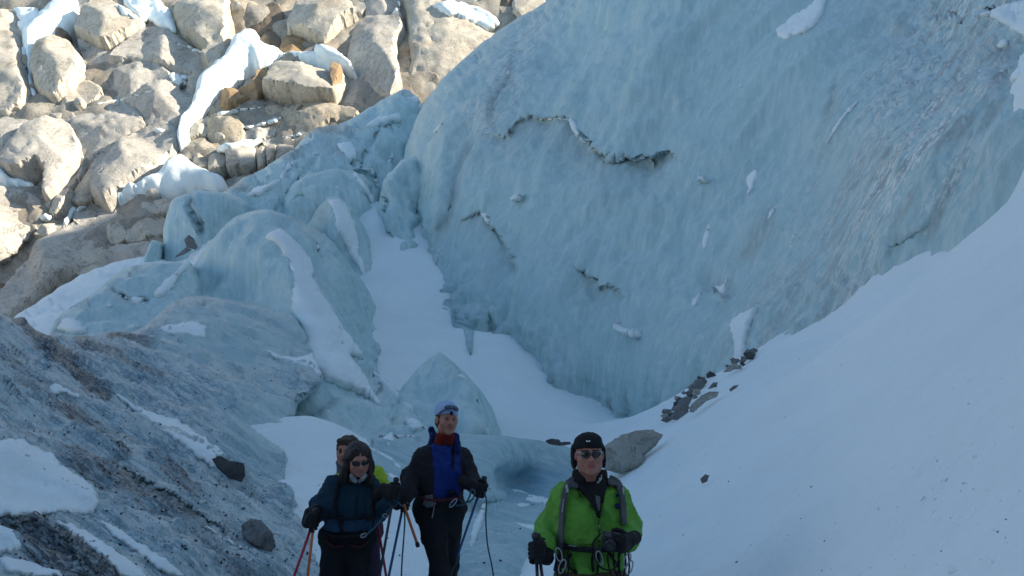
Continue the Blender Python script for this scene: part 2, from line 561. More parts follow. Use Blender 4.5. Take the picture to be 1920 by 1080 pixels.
# ---- rock
def rock_mat(name, lo, hi, stain=(0.30, 0.19, 0.10), amt=0.35, sc=1.0, rough=0.85, dark=(0.14, 0.125, 0.11), bumpd=0.25):
    m = MatB(name, rough, 0.2)
    n = m.noise(m.pos, 0.55 * sc, 7, 0.62, 0.3)
    n2 = m.noise(m.pos, 4.5 * sc, 6, 0.7)
    c = m.ramp(n, [(0.3, lo), (0.7, hi)])
    c = m.mix(m.ramp(n2, [(0.32, 0.4), (0.55, 0.0)]), c, dark)
    ck = m.noise(m.coords(scale=(0.5 * sc, 0.5 * sc, 0.32 * sc)), 1.0, 6, 0.6, 0.9)
    crk = m.ramp(m.math('ABSOLUTE', m.math('SUBTRACT', ck, 0.5)), [(0.0, 1.0), (0.012, 0.0)])
    c = m.mix(m.math('MULTIPLY', crk, 0.55), c, dark)
    c = m.mix(m.ramp(m.noise(m.pos, 0.17 * sc, 5, 0.6, 0.5), [(0.52, 0.0), (0.70, amt)]), c, stain)
    m.color(c)
    m.bump(m.math('MULTIPLY', crk, -1.0), 0.5, 0.8 * bumpd / sc ** 0.5)
    m.bump(n, 0.55, 1.2 * bumpd / sc ** 0.5); m.bump(n2, 0.5, 0.35 * bumpd / sc ** 0.5)
    return m.m
ROCK = [rock_mat("cliff_rock", (0.42, 0.38, 0.315), (0.56, 0.515, 0.44)),
        rock_mat("cliff_rock_grey", (0.40, 0.37, 0.325), (0.54, 0.505, 0.45), amt=0.15),
        rock_mat("cliff_rock_warm", (0.38, 0.325, 0.245), (0.51, 0.445, 0.35), amt=0.55)]
ROCK_O = rock_mat("cliff_rock_rust", (0.29, 0.185, 0.095), (0.40, 0.28, 0.165), amt=0.6)
ROCK_B = rock_mat("cliff_rock_brown", (0.14, 0.105, 0.075), (0.23, 0.18, 0.135), amt=0.4)
ROCK_K = rock_mat("crevice_rock", (0.26, 0.235, 0.195), (0.38, 0.35, 0.30))
STONE = rock_mat("moraine_stone", (0.13, 0.135, 0.135), (0.26, 0.265, 0.26), dark=(.08, .08, .08), amt=0.05, sc=6.0, bumpd=0.12)
STONE_P = rock_mat("pale_moraine_stone", (0.26, 0.265, 0.24), (0.44, 0.435, 0.39), amt=0.2, sc=4.0, bumpd=0.12)
DEBRIS = rock_mat("dark_debris", (0.04, 0.043, 0.047), (0.105, 0.108, 0.11), dark=(.05, .05, .052), amt=0.0, sc=7.0, bumpd=0.12)
# photo-coordinate shorthands for enlarged crops that were measured
def R1(l): return [(x / 3, y / 3) for x, y in l]
def R2(l): return [(400 + x / 3, y / 3) for x, y in l]
def R3(l): return [(x / 3, 300 + y / 3) for x, y in l]
def R4(l): return [(x / 2.0766, 560 + y / 2.0766) for x, y in l]
def R5(l): return [(500 + x / 2.159, 340 + y / 2.159) for x, y in l]
def R6(l): return [(740 + x / 3, 100 + y / 3) for x, y in l]
def R7(l): return [(1280 + x / 2.159, y / 2.159) for x, y in l]
def R8(l): return [(1100 + x / 1.7415, 460 + y / 1.7415) for x, y in l]

# ================================================================== snow ground
G = [(1190, 800, 26), (1040, 720, 28.5), (960, 640, 30.5), (850, 600, 33), (800, 510, 36), (730, 430, 40), (680, 385, 44),
     (700, 470, 38), (720, 560, 33), (730, 640, 29), (745, 700, 26), (1000, 780, 24.5), (950, 700, 27.5), (880, 720, 26.5),
     (1240, 790, 24.8), (1290, 740, 22.5), (1440, 640, 20), (1550, 588, 19), (1650, 497, 18.3), (1760, 422, 17.5), (1890, 322, 16.5), (1912, 215, 16.5)]
gx = [tuple(P(np.array([a]), np.array([b]), np.array([c]))[0]) for a, b, c in G]
for x, y in ((3, 4), (5, 5), (1.5, 5.2), (2.2, 6.5), (6, 8), (8, 12), (4, 16), (5, 10), (3, 8), (3.2, 12), (10, 5), (2, 2.5), (5, 1), (8, 0)):
    gx.append((x, y, CAMZ + .806 * x - .011 * y - 1.865))
gx += [(0, 0, -.2), (0, 3, -.15), (-1, 5, -.05), (.44, 5.2, -.05), (-1.2, 6.5, .04), (-.53, 6.8, .2), (-1.35, 7.3, .12), (-2, 8.2, .45),
       (-2.2, 9.5, .93), (-2.8, 12.8, 2.05), (-1.5, 10, .72), (.2, 10.9, .54), (.3, 13, .81), (1, 18, 1.5), (1.5, 14, .95), (-.6, 9, .42),
       (-5, 6, .2), (-6, 12, 1.2), (-8, 20, 3), (-6, 25, 3.5), (-10, 35, 6), (-15, 45, 8), (-5, 2, 0), (-10, 0, .5), (0, -6, -.8),
       (-30, 10, 2.5), (-30, 40, 8), (0, 48, 14), (20, 10, 16), (20, 0, 15.5), (16, 20, 14), (8, -6, 5.2), (20, -10, 14)]
gx = np.array(gx)
gfit = tps_fit(gx[:, :2], gx[:, 2], 1e-4)
def ground_z(x, y):
    return float(gfit(np.array([[x, y]]))[0])
xs = np.concatenate([np.linspace(-30, -8, 34)[:-1], np.linspace(-8, 10, 181)[:-1], np.linspace(10, 22, 30)])
ys = np.concatenate([np.linspace(-10, 2, 18)[:-1], np.linspace(2, 14, 140)[:-1], np.linspace(14, 48, 190)])
gX, gY = np.meshgrid(xs, ys)
gp = np.c_[gX.ravel(), gY.ravel()]
gz = gfit(gp)
near = np.exp(-((gp[:, 0]) ** 2 + (gp[:, 1] - 5) ** 2) / 60)
w3 = np.c_[gp, np.zeros(len(gp))]
gz = gz + 0.16 * fbm(w3 * 0.22, 3) + 0.045 * fbm(w3 * np.array([0.8, 0.8, 1]), 3) + 0.018 * fbm(w3 * 2.7, 3)
nx, ny = len(xs), len(ys)
ii = (np.arange(ny - 1)[:, None] * nx + np.arange(nx - 1)[None]).ravel()
gF = np.c_[ii, ii + 1, ii + nx + 1, ii + nx]
gV = np.c_[gp, gz]
snow = mk("snow_ground", gV, gF, SNOW, origin=np.zeros(3)); tag(snow, kind="structure")
BVH["snow_ground"] = BVHTree.FromPolygons([tuple(q) for q in gV], gF.tolist())

# ================================================================== mountain to the side that keeps the gully in shade
CREST = 99.5
my = np.linspace(-220, 260, 97); mu = np.linspace(0, 1, 41)
MX, MY = np.meshgrid(mu, my)
crest = CREST + 3 * fbm(np.c_[my * 0.03, my * 0, my * 0], 3) + 1.5 * fbm(np.c_[my * 0.11, my * 0 + 5, my * 0], 2)
prof = np.where(MX < 0.5, (MX / 0.5) ** 0.85, 1 - ((MX - 0.5) / 0.5) ** 1.1)
mX = 21.0 + 120 * MX
z0 = np.where(MX < 0.5, 13.0, 0)
mZ = z0 * (1 - MX / 0.5).clip(0) + (crest[:, None]) * prof
pm = np.c_[mX.ravel(), MY.ravel(), mZ.ravel()]
pm[:, 2] += (2.2 * fbm(pm * 0.07, 5)) * np.clip(MX.ravel() * 6, 0, 1)
nu = len(mu); jj = (np.arange(len(my) - 1)[:, None] * nu + np.arange(nu - 1)[None]).ravel()
mF = np.c_[jj, jj + 1, jj + nu + 1, jj + nu]
mtn = mk("mountain_ridge", pm, mF, ROCK[1]); tag(mtn, kind="structure")

# unseen slope added behind the camera to block sky light from the foreground
hx = np.linspace(-90, 60, 61); hu = np.linspace(0, 1, 21)
HU, HX = np.meshgrid(hu, hx)
hY = -10 - 45 * HU - 0.004 * HX ** 2; hZ = -2 + 54 * HU ** 0.9
ph = np.c_[HX.ravel(), hY.ravel(), hZ.ravel()]; ph[:, 2] += 1.6 * fbm(ph * .08, 4)
nh = len(hu); hh_ = (np.arange(len(hx) - 1)[:, None] * nh + np.arange(nh - 1)[None]).ravel()
hill = mk("sky_block_slope", ph, np.c_[hh_, hh_ + 1, hh_ + nh + 1, hh_ + nh], ROCK_K); tag(hill, kind="structure")

# unseen valley side carrying the rock face on left, added for its sunlit bounce
cy_ = np.linspace(-110, 84, 98); cu_ = np.linspace(0, 1, 50)
CU, CY = np.meshgrid(cu_, cy_)
cX = -62 - 0.10 * (84 - CY) - 75 * CU; cZ = -4 + 44 * CU ** 0.9
pc = np.c_[cX.ravel(), CY.ravel(), cZ.ravel()]
pc[:, 0] += 4.0 * fbm(pc * .05, 5); pc[:, 2] += 2.5 * fbm(pc * .09 + 4, 4)
nc = len(cu_); cc_ = (np.arange(len(cy_) - 1)[:, None] * nc + np.arange(nc - 1)[None]).ravel()
side = mk("bounce_valley_side", pc, np.c_[cc_, cc_ + nc, cc_ + nc + 1, cc_ + 1], ROCK[0]); tag(side, kind="structure")

# wide valley floor, reaching the horizon
vr = np.array([0, 30, 80, 200, 500, 1200.0]); va = np.linspace(0, 2 * math.pi, 49)[:-1]
vV = [(0, 0, -6)]; vFc = []
for r in vr[1:]:
    for a in va: vV.append((r * math.sin(a), r * math.cos(a), -6 - r * 0.01))
na = len(va)
for k in range(na): vFc.append((0, 1 + (k + 1) % na, 1 + k))
for q in range(len(vr) - 2):
    for k in range(na):
        a = 1 + q * na + k; b = 1 + q * na + (k + 1) % na
        vFc.append((a, b, b + na, a + na))
valley = mk("valley_floor", np.array(vV), vFc, SNOW, origin=np.zeros(3)); tag(valley, kind="structure")

# ================================================================== rock face behind
def cliffY(v):
    v = np.asarray(v, float)
    a = 1 / 116.0; b = (1 / 76.0 - a) / 560.0; c = (1 / 110.0 - a) / 1000.0
    return 1.0 / (a + b * v[:, 1] + c * v[:, 0])
MPP = 95.0 / FPX
co = [(-420, -420), (300, -520), (1250, -520), (1250, 320), (760, 420), (420, 620), (120, 700), (-420, 800)]
o = densify(co, 14, smooth=0); v, f = triangulate(o, 11)
d, _, _ = seg_dist(v, o)
Vc = P(v[:, 0], v[:, 1], cliffY(v) + 1.2)
N = vnormals(Vc, f); N[N[:, 1] > 0] *= -1
rg = fbm(Vc * 0.13, 5); cr = np.abs(fbm(Vc * 0.3 + 9, 4))
Vc = Vc + N * (0.5 + 1.5 * rg - 0.7 * np.clip(0.4 - cr, 0, 1))[:, None]
face = mk("rock_face", Vc, f[:, ::-1], ROCK_K, smooth=True); face.data.set_sharp_from_angle(angle=math.radians(40)); tag(face, kind="structure")
BVH["rock_face"] = BVHTree.FromPolygons([tuple(q) for q in Vc], f[:, ::-1].tolist())

BOULD = []
def boulder(poly, mat=None, k=0.55, facets=7, plateau=0.30, tilt=(0, 0), seed=None, lift=0.0, round_=0.5):
    """rounded or broken rock: outline in the face, its own thickness, flats and cracks"""
    seed = len(BOULD) if seed is None else seed
    r_ = np.random.default_rng(100 + seed)
    p = np.asarray(poly, float); p = p.mean(0) + (p - p.mean(0)) * 1.15; k = k * .95
    size = math.sqrt(abs(0.5 * (p[:, 0] * np.roll(p[:, 1], -1) - p[:, 1] * np.roll(p[:, 0], -1)).sum()))
    step = np.clip(size / 24, 2.2, 5.5)
    o = densify(p, step, jag=min(3.2, size * 0.035), freq=0.09, smooth=1, seed=seed)
    v, f = triangulate(o, step)
    d, _, _ = seg_dist(v, o); d[d < 1e-3] = 0
    R = max(d.max(), 1.0)
    t = np.clip(d / (R * plateau), 0, 1)
    h = R * k * np.sqrt(np.maximum(1 - (1 - t) ** 2, 0))
    c = v.mean(0); q = (v - c) / size
    for _ in range(facets):                                   # planes that cut the dome into flats
        a = r_.uniform(0, 2 * math.pi); sl = r_.uniform(0.5, 1.6) * k
        pl = R * k * r_.uniform(0.75, 1.15) - sl * size * (q @ np.array([math.cos(a), math.sin(a)])) * 0.75
        h = np.where(pl < h, pl * (1 - round_ * .25) + h * round_ * .25, h)
    h = np.minimum(np.maximum(h, -0.2 * R * k), R * k * 1.2) * np.clip(d / (step * .9), 0, 1)
    tl = r_.uniform(.10, .30); ta = r_.uniform(0, 2 * math.pi); tilt = (tilt[0] + tl * math.cos(ta), tilt[1] + tl * math.sin(ta))
    h = h + (v - c) @ np.array(tilt) * np.clip(d / (step * .9), 0, 1)
    B = P(v[:, 0], v[:, 1], cliffY(v))
    nr = np.array([0.0, -0.93, 0.37])
    hm = h * MPP + lift
    W = B * 0.11 + seed * 3.7
    crk = np.abs(fbm(W * np.array([2.2, 2.2, 1.3]), 3))
    hm = hm * np.clip(d / (1.6 * step), 0.35, 1) + (0.05 * size * MPP * fbm(W * 1.6, 5) - 0.018 * size * MPP * np.clip(1 - crk / 0.09, 0, 1)) * np.clip(d / (4 * step), 0, 1)
    V1 = B + nr * hm[:, None]
    bd = d == 0
    idx = np.where(bd, np.arange(len(v)), 0); idx[~bd] = len(v) + np.arange((~bd).sum())
    V2 = B - nr * (0.4 * R * k * MPP + 1.0) + 0 * B
    V1[bd] = B[bd] - nr * 0.45                                  # the rim is bedded in the face
    V = np.vstack([V1, V2[~bd]]); F = np.vstack([f[:, ::-1], idx[f]])
    m = mat or ROCK[int(r_.integers(0, 2))]
    ob = mk("boulder", V, F, m, parent=face, smooth=True)
    ob.data.set_sharp_from_angle(angle=math.radians(38))
    BOULD.append(ob)
    BVH[ob.name] = BVHTree.FromPolygons([tuple(q) for q in V1], f[:, ::-1].tolist())
    return ob

O, B_, K_ = ROCK_O, ROCK_B, ROCK_K
W_ = ROCK[2]
boulder(R1([(-160, 40), (0, 60), (90, 40), (200, 40), (245, 110), (160, 180), (110, 200), (90, 230), (60, 190), (-160, 200)]))
boulder(R1([(-300, 180), (0, 190), (60, 200), (110, 230), (130, 320), (150, 440), (172, 540), (130, 600), (60, 640), (-300, 680)]), k=.45)
boulder(R1([(230, 280), (330, 250), (420, 290), (470, 380), (460, 430), (410, 500), (330, 570), (270, 560), (215, 500), (200, 420), (210, 330)]), k=.75, facets=3, plateau=.9, lift=1.0)
boulder(R1([(330, 560), (430, 480), (470, 460), (550, 490), (550, 540), (480, 590), (400, 610), (300, 640), (200, 690), (170, 640)]), facets=7)
boulder(R1([(440, 190), (490, 100), (560, 50), (640, 30), (690, 70), (790, 120), (800, 170), (740, 215), (660, 260), (600, 290), (520, 240)]), k=.8, lift=1.2)
boulder(R1([(440, 205), (520, 250), (600, 290), (660, 250), (740, 225), (620, 330), (560, 400), (480, 350)]), k=.4)
boulder(R1([(640, 370), (660, 320), (740, 230), (800, 170), (900, 170), (1030, 230), (1100, 290), (1180, 310), (1240, 380), (1190, 430), (1130, 420), (1050, 400), (960, 390), (800, 360)]), k=.55, lift=.5)
boulder(R1([(540, 430), (640, 380), (820, 350), (900, 370), (950, 440), (980, 490), (860, 510), (700, 550), (560, 570), (540, 500)]), k=.6, facets=8)
boulder(R1([(950, -60), (1280, -60), (1295, 150), (1290, 300), (1250, 390), (1200, 410), (1120, 330), (1160, 290), (1080, 240), (1030, 210), (1000, 130), (970, 50)]), k=.7, plateau=.8, lift=1.2)
boulder(R1([(1290, -60), (1480, -60), (1450, 60), (1400, 140), (1380, 200), (1340, 260), (1300, 200)]), W_, k=.7)
boulder(R1([(1455, 240), (1510, 170), (1560, 190), (1590, 240), (1540, 280), (1470, 270)]), B_)
boulder(R1([(1400, 150), (1470, 40), (1560, 20), (1600, 110), (1570, 180), (1500, 170), (1440, 230)]), B_, k=.4)
boulder(R1([(1575, 290), (1610, 200), (1700, 220), (1770, 270), (1730, 320), (1620, 335)]), O, k=.7)
boulder(R2([(440, 120), (500, 40), (620, 60), (760, 90), (800, 130), (720, 170), (700, 200), (640, 270), (570, 240), (510, 200), (440, 210)]), k=.8, lift=1.6)
boulder(R2([(560, 280), (640, 265), (720, 180), (790, 140), (780, 260), (760, 350), (620, 340), (530, 320)]), B_, k=.3)
boulder(R2([(800, 130), (880, 110), (950, 120), (1060, 110), (1070, 200), (1030, 270), (1040, 380), (1060, 500), (1000, 590), (930, 540), (830, 440), (760, 360), (780, 250)]), k=.6, plateau=.75, lift=1.0, facets=8)
boulder(R2([(560, 20), (600, -60), (850, -60), (850, 80), (700, 70), (600, 50)]))
boulder(R2([(850, -60), (1010, -60), (1040, 40), (950, 110), (870, 110), (860, 60)]))
boulder(R2([(1070, 30), (1110, 100), (1130, 200), (1110, 300), (1120, 370), (1060, 480), (1035, 380), (1030, 270), (1065, 200)]), W_, k=.4, facets=9)
boulder(R2([(1070, -60), (1220, 30), (1500, 180), (1560, 190), (1600, 420), (1380, 560), (1150, 600), (1060, 520), (1120, 370), (1115, 260), (1100, 120)]), k=.35, plateau=.5)
boulder(R2([(1250, -60), (1600, -60), (1630, 120), (1560, 60), (1450, 40), (1340, 10)]))
boulder(R2([(1600, -60), (1690, -60), (1690, 100), (1640, 130)]), B_)
boulder(R2([(1690, -60), (1840, -60), (1900, 120), (1690, 110)]))
boulder(R2([(340, 400), (380, 370), (500, 400), (600, 420), (720, 430), (735, 500), (690, 600), (520, 590), (400, 560), (300, 540), (330, 460)]), k=.75, plateau=.6, lift=1.5, facets=4)
boulder(R2([(675, 430), (742, 440), (730, 510), (690, 600), (672, 520)]), O, k=.6, lift=2.6)
boulder(R2([(740, 440), (830, 450), (930, 520), (930, 600), (780, 660), (750, 590), (690, 590), (720, 540)]), k=.5, facets=9)
boulder(R2([(30, 580), (70, 520), (140, 525), (170, 560), (230, 560), (110, 612), (50, 612)]), O, k=.7, lift=.8)
boulder(R2([(150, 520), (160, 500), (230, 490), (250, 420), (322, 415), (300, 500), (240, 575), (170, 560)]), O, k=.7, lift=.8)
boulder(R2([(300, 600), (430, 580), (440, 610), (380, 660), (300, 640)]), W_)
boulder(R2([(400, 640), (480, 590), (640, 600), (800, 640), (800, 700), (640, 720), (580, 760), (540, 770), (360, 740), (380, 690)]), W_, k=.6, lift=.5)
boulder(R2([(0, 660), (120, 630), (170, 700), (280, 660), (290, 690), (180, 720), (150, 780), (20, 810), (-20, 760)]), W_, k=.6)
boulder(R2([(170, 740), (280, 700), (350, 720), (330, 760), (240, 790), (160, 780)]), k=.6)
boulder(R2([(280, 790), (400, 750), (520, 750), (540, 800), (480, 820), (380, 810), (350, 830), (300, 820)]), k=.7)
for q, z_ in (([(-20, 885), (60, 866), (95, 900), (70, 975), (-20, 980)], .6), ([(85, 880), (140, 846), (235, 836), (240, 930), (200, 966), (90, 978)], 1.0), ([(240, 850), (275, 826), (310, 850), (300, 945), (250, 955)], .5),
          ([(300, 840), (350, 828), (372, 850), (345, 930), (306, 944)], .9), ([(362, 836), (460, 818), (440, 880), (350, 930)], .6)):
    boulder(R2(q), k=.6, facets=7, plateau=.35, lift=z_)
boulder(R1([(1040, 880), (1060, 790), (1120, 760), (1200, 820), (1220, 840), (1120, 892)]), W_)
boulder(R1([(1065, 780), (1085, 700), (1170, 645), (1180, 700), (1160, 760), (1120, 762)]))
boulder(R1([(1170, 700), (1190, 640), (1240, 660), (1370, 700), (1360, 790), (1240, 830), (1170, 770)]), W_, k=.6)
boulder(R1([(420, 640), (700, 575), (790, 650), (810, 700), (825, 742), (640, 830), (540, 860), (445, 950), (430, 800), (410, 700)]), k=.55, facets=4, plateau=.7)
boulder(R1([(705, 565), (960, 490), (1010, 540), (1080, 560), (1090, 600), (1050, 680), (980, 740), (900, 720), (832, 740), (805, 640), (740, 600)]), k=.65, facets=5, plateau=.8, lift=.6)
boulder(R1([(1055, 425), (1130, 430), (1140, 480), (1090, 570), (1015, 540), (1055, 490)]), k=.6)
boulder(R1([(20, 960), (80, 850), (180, 740), (280, 700), (380, 710), (440, 800), (440, 930), (380, 1010), (320, 1120), (240, 1120), (270, 970), (160, 1010), (60, 1000)]), k=.7, plateau=.8, facets=4, lift=1.0)
boulder(R1([(-250, 760), (60, 640), (150, 600), (260, 555), (240, 620), (170, 720), (80, 820), (0, 900), (-250, 1000)]), k=.5)
boulder(R1([(190, 700), (280, 640), (400, 630), (425, 670), (385, 702), (280, 700)]), k=.7)
boulder(R1([(380, 1100), (480, 980), (560, 860), (640, 830), (690, 815), (600, 930), (530, 1000), (545, 1100), (470, 1130)]), k=.4)
boulder(R1([(545, 1100), (530, 1000), (600, 930), (690, 812), (830, 742), (900, 720), (980, 750), (1000, 840), (960, 900), (900, 960), (850, 1010), (720, 1090), (640, 1160), (600, 1130)]), k=.6, plateau=.7, lift=.8)
boulder(R3([(-40, 860), (60, 680), (180, 540), (230, 460), (320, 400), (440, 330), (530, 200), (560, 220), (600, 200), (640, 240), (610, 330), (560, 420), (500, 560), (430, 640), (300, 720), (200, 800), (60, 930)]), k=.55, plateau=.6, lift=.6, facets=7)
boulder(R3([(-300, 160), (0, 170), (130, 180), (220, 230), (230, 300), (180, 360), (60, 480), (0, 530), (-300, 640)]), k=.6, facets=7)
boulder(R3([(230, 230), (290, 60), (390, 0), (470, 0), (440, 110), (380, 160), (330, 210), (240, 330)]), k=.5)
boulder(R3([(280, 295), (330, 200), (400, 170), (412, 200), (360, 280), (310, 312)]), k=.7, lift=.6)
boulder(R3([(190, 420), (250, 360), (360, 350), (340, 390), (260, 430)]), k=.6)
boulder(R3([(640, 320), (720, 240), (820, 230), (960, 230), (960, 300), (820, 310)]), facets=7)
boulder(R3([(810, 235), (850, 180), (900, 175), (915, 215), (870, 232)]), k=.7, lift=.6)
boulder(R3([(610, 370), (680, 350), (722, 430), (640, 472), (600, 440)]), k=.7, facets=8)
boulder(R3([(690, 400), (780, 340), (910, 315), (940, 400), (830, 425), (800, 455), (720, 455)]), k=.7, facets=8)
boulder(R3([(555, 620), (600, 480), (700, 470), (840, 460), (860, 500), (820, 560), (640, 600)]), k=.4, facets=7)
boulder(R3([(430, 660), (470, 480), (550, 500), (600, 440), (612, 560), (590, 640)]), k=.5, facets=8)
boulder(R3([(310, 800), (330, 720), (360, 730), (385, 790), (340, 830)]), k=.7)
# smaller rubble wedged between the big ones
rub = [(1130, 930, 60), (960, 870, 30), (1310, 180, 40), (1340, 60, 50), (1500, 90, 45), (1770, 330, 40), (450, 590, 40), (520, 470, 40), (590, 370, 50), (120, 620, 40),
       (840, 430, 30), (1060, 940, 28), (720, 300, 30), (40, 690, 40), (980, 180, 30), (1240, 780, 35), (1500, 590, 45), (1620, 600, 40), (1700, 640, 40), (1560, 720, 40), (1780, 560, 45),
       (350, 200, 45), (400, 150, 40), (130, 390, 60), (160, 350, 50), (420, 120, 45), (700, 880, 35), (760, 790, 40)]
for x, y, s in rub[::3]:
    n = 8
    boulder(R1([(x + s * math.cos(a) * random.uniform(.7, 1.2), y + .75 * s * math.sin(a) * random.uniform(.7, 1.2)) for a in [i * 2 * math.pi / n for i in range(n)]]),
            random.choice([ROCK[0], ROCK[1], W_, B_]), k=.8, lift=.5)

# the rest of the face is broken into lesser slabs fitted between the traced ones
import mathutils
tr_ = [np.array([(v.co.x, v.co.y, v.co.z) for v in b.data.vertices]) for b in BOULD]
r_ = np.random.default_rng(77); taken = []
def seen_px(w):
    return np.c_[960 + FPX * w[:, 0] / (w[:, 1] * CT + (w[:, 2] - CAMZ) * ST), 540 - FPX * ((w[:, 2] - CAMZ) * CT - w[:, 1] * ST) / (w[:, 1] * CT + (w[:, 2] - CAMZ) * ST)]
big = [seen_px(t[::5]) for t in tr_]; allpx = np.vstack(big)
SNOWZ = [R1([(130, 300), (110, 190), (250, 60), (330, -40), (430, -40), (450, 60), (440, 110), (360, 180), (240, 270), (195, 420), (225, 560), (170, 565), (150, 430)]), R1([(1100, 560), (1240, 390), (1300, 250), (1460, 200), (1600, 330), (1900, 400), (1580, 370), (1340, 460), (1180, 620), (1050, 830), (995, 800)])]
n_ = 0; tries = 0
while n_ < 30 and tries < 6000:
    tries += 1
    c_ = r_.uniform((-20, -20), (900, 560))
    if c_[1] > 560 - .46 * max(c_[0] - 100, 0): continue
    gap = np.sqrt(((allpx - c_) ** 2).sum(1).min())
    if gap < 9: continue
    if taken and min(np.hypot(*(c_ - t[:2])) - t[2] for t in taken) < 3: continue
    if any(inside(c_[None], np.array(z_))[0] for z_ in SNOWZ): continue
    rad = min(gap * 2.3, 52) * r_.uniform(.8, 1.15); m_ = int(r_.integers(5, 8)); rot = r_.uniform(0, 6.28); el = r_.uniform(.6, 1.0)
    ang = rot + np.sort(r_.uniform(-.3, .3, m_) + np.arange(m_) * 2 * math.pi / m_)
    q_ = np.c_[np.cos(ang) * r_.uniform(.8, 1.15, m_), np.sin(ang) * r_.uniform(.8, 1.15, m_) * el] * rad
    sh = math.radians(-28); q_ = q_ @ np.array([[math.cos(sh), math.sin(sh)], [-math.sin(sh), math.cos(sh)]])
    boulder(c_ + q_, [ROCK[0], ROCK[1], W_, ROCK[1], ROCK_B][int(r_.integers(0, 5))], k=.35, lift=-.5, facets=6, plateau=.35)
    taken.append((c_[0], c_[1], rad)); n_ += 1

ALLB = ["rock_face"] + [b.name for b in BOULD]
def drift(poly, lift):
    """broad even snow lying on the face"""
    o = densify(poly, 5, jag=4.0, freq=.06, smooth=1); v, f = triangulate(o, 5)
    d, _, _ = seg_dist(v, o); d[d < 1e-3] = 0
    t = np.clip(d / min(24, d.max() * .9), 0, 1); pr = np.sin(t * math.pi / 2) ** .8
    B = P(v[:, 0], v[:, 1], cliffY(v)); nr = np.array([0.0, -0.80, 0.60])
    V1 = B + nr * (lift - 2.9 + 2.1 * pr + .55 * fbm(B * .16, 3) * pr + .12 * fbm(B * .6, 3) * pr)[:, None]
    bd = d == 0; V1[bd] -= nr * .5
    idx = np.where(bd, np.arange(len(v)), 0); idx[~bd] = len(v) + np.arange((~bd).sum())
    return mk("snow_patch", np.vstack([V1, (B - nr * 1.5)[~bd]]), np.vstack([f[:, ::-1], idx[f]]), SNOW, parent=face)
def csnow(poly, h=0.35, on=None, **kw):
    kw.setdefault('sm', 30 if on else 5)
    return drape("snow_patch", poly, on or ALLB, SNOW, h=h, step=6, parent=face, jag=3.0, jagf=0.08, **kw)
drift(R1([(130, 300), (110, 190), (250, 60), (330, -40), (430, -40), (450, 60), (440, 110), (360, 180), (330, 230), (240, 270), (210, 330), (195, 420), (205, 500), (225, 560), (170, 565), (150, 430)]), 2.6)
csnow(R1([(700, -40), (860, -40), (960, 60), (1000, 200), (930, 175), (850, 140), (790, 120), (690, 50)]), lift=.3)
drift(R1([(1100, 560), (1130, 470), (1240, 390), (1290, 320), (1300, 250), (1330, 260), (1380, 210), (1460, 200), (1480, 280), (1580, 300), (1600, 330), (1800, 340), (1900, 400), (1890, 430), (1740, 390), (1580, 370), (1520, 410),
          (1440, 430), (1340, 460), (1300, 500), (1230, 570), (1180, 620), (1080, 700), (1050, 830), (1020, 870), (995, 800), (1010, 720), (1060, 650), (1090, 590)]), 3.3)
drift(R2([(580, 330), (680, 345), (760, 380), (830, 455), (790, 450), (720, 430), (600, 400), (560, 370)]), 3.3)
drift(R3([(600, 240), (700, 190), (830, 140), (900, 90), (940, 40), (1000, 0), (1040, -10), (1090, 10), (1110, 60), (1200, 80), (1290, 110), (1260, 190), (1100, 190), (980, 215), (830, 225), (700, 245)]), 2.7)
drift(R1([(-200, 900), (0, 920), (50, 900), (60, 1000), (160, 1010), (235, 1030), (140, 1062), (0, 1062), (-200, 1062)]), 2.4)
csnow(R2([(1200, 40), (1300, 5), (1420, 20), (1540, 55), (1630, 140), (1580, 182), (1530, 182), (1430, 140), (1300, 90)]), lift=.3)
csnow(R1([(60, 45), (200, 35), (258, 112), (160, 172), (120, 205), (95, 140), (110, 120)]), lift=.2)
csnow(R1([(930, 410), (1060, 420), (1060, 500), (960, 490)]), lift=.2)
csnow(R1([(430, 625), (600, 570), (740, 538), (860, 508), (960, 490), (740, 552), (610, 588), (500, 612)]), lift=.25, h=.4)
csnow(R2([(0, 645), (160, 608), (290, 600), (180, 632), (20, 672)]), lift=.3, h=.4)
csnow(R2([(165, 722), (280, 688), (380, 650), (370, 695), (290, 712), (200, 735)]), lift=.3, h=.4)
csnow(R2([(20, 830), (160, 800), (290, 775), (240, 832), (100, 862), (20, 876)]), lift=.3, h=.4)
csnow(R2([(380, 770), (530, 735), (480, 775), (400, 785)]), lift=.3, h=.4)
csnow(R1([(735, 625), (765, 640), (805, 675), (790, 690)]), lift=.1, h=.3)
csnow(R1([(640, 40), (690, 30), (800, 125), (700, 110)]), lift=.2, h=.4)
csnow(R1([(860, 730), (900, 718), (930, 735), (900, 760)]), lift=.2, h=.3)
csnow(R3([(200, 350), (240, 300), (320, 310), (280, 360)]), lift=.3, h=.4)
csnow(R3([(350, 380), (400, 270), (430, 270), (420, 330), (370, 400)]), lift=.3, h=.4)
csnow(R3([(420, 290), (450, 255), (500, 260), (440, 310)]), lift=.3, h=.4)
csnow(R1([(940, 225), (990, 240), (1140, 285), (1155, 300), (1080, 290)]), lift=.1, h=.3)
csnow(R1([(115, 260), (170, 290), (140, 330), (150, 430), (120, 330)]), lift=.3, h=.4)
csnow(R2([(940, 105), (1000, 80), (1050, 40), (1010, 0), (1045, 0), (1060, 60), (1000, 110)]), lift=.3, h=.4)

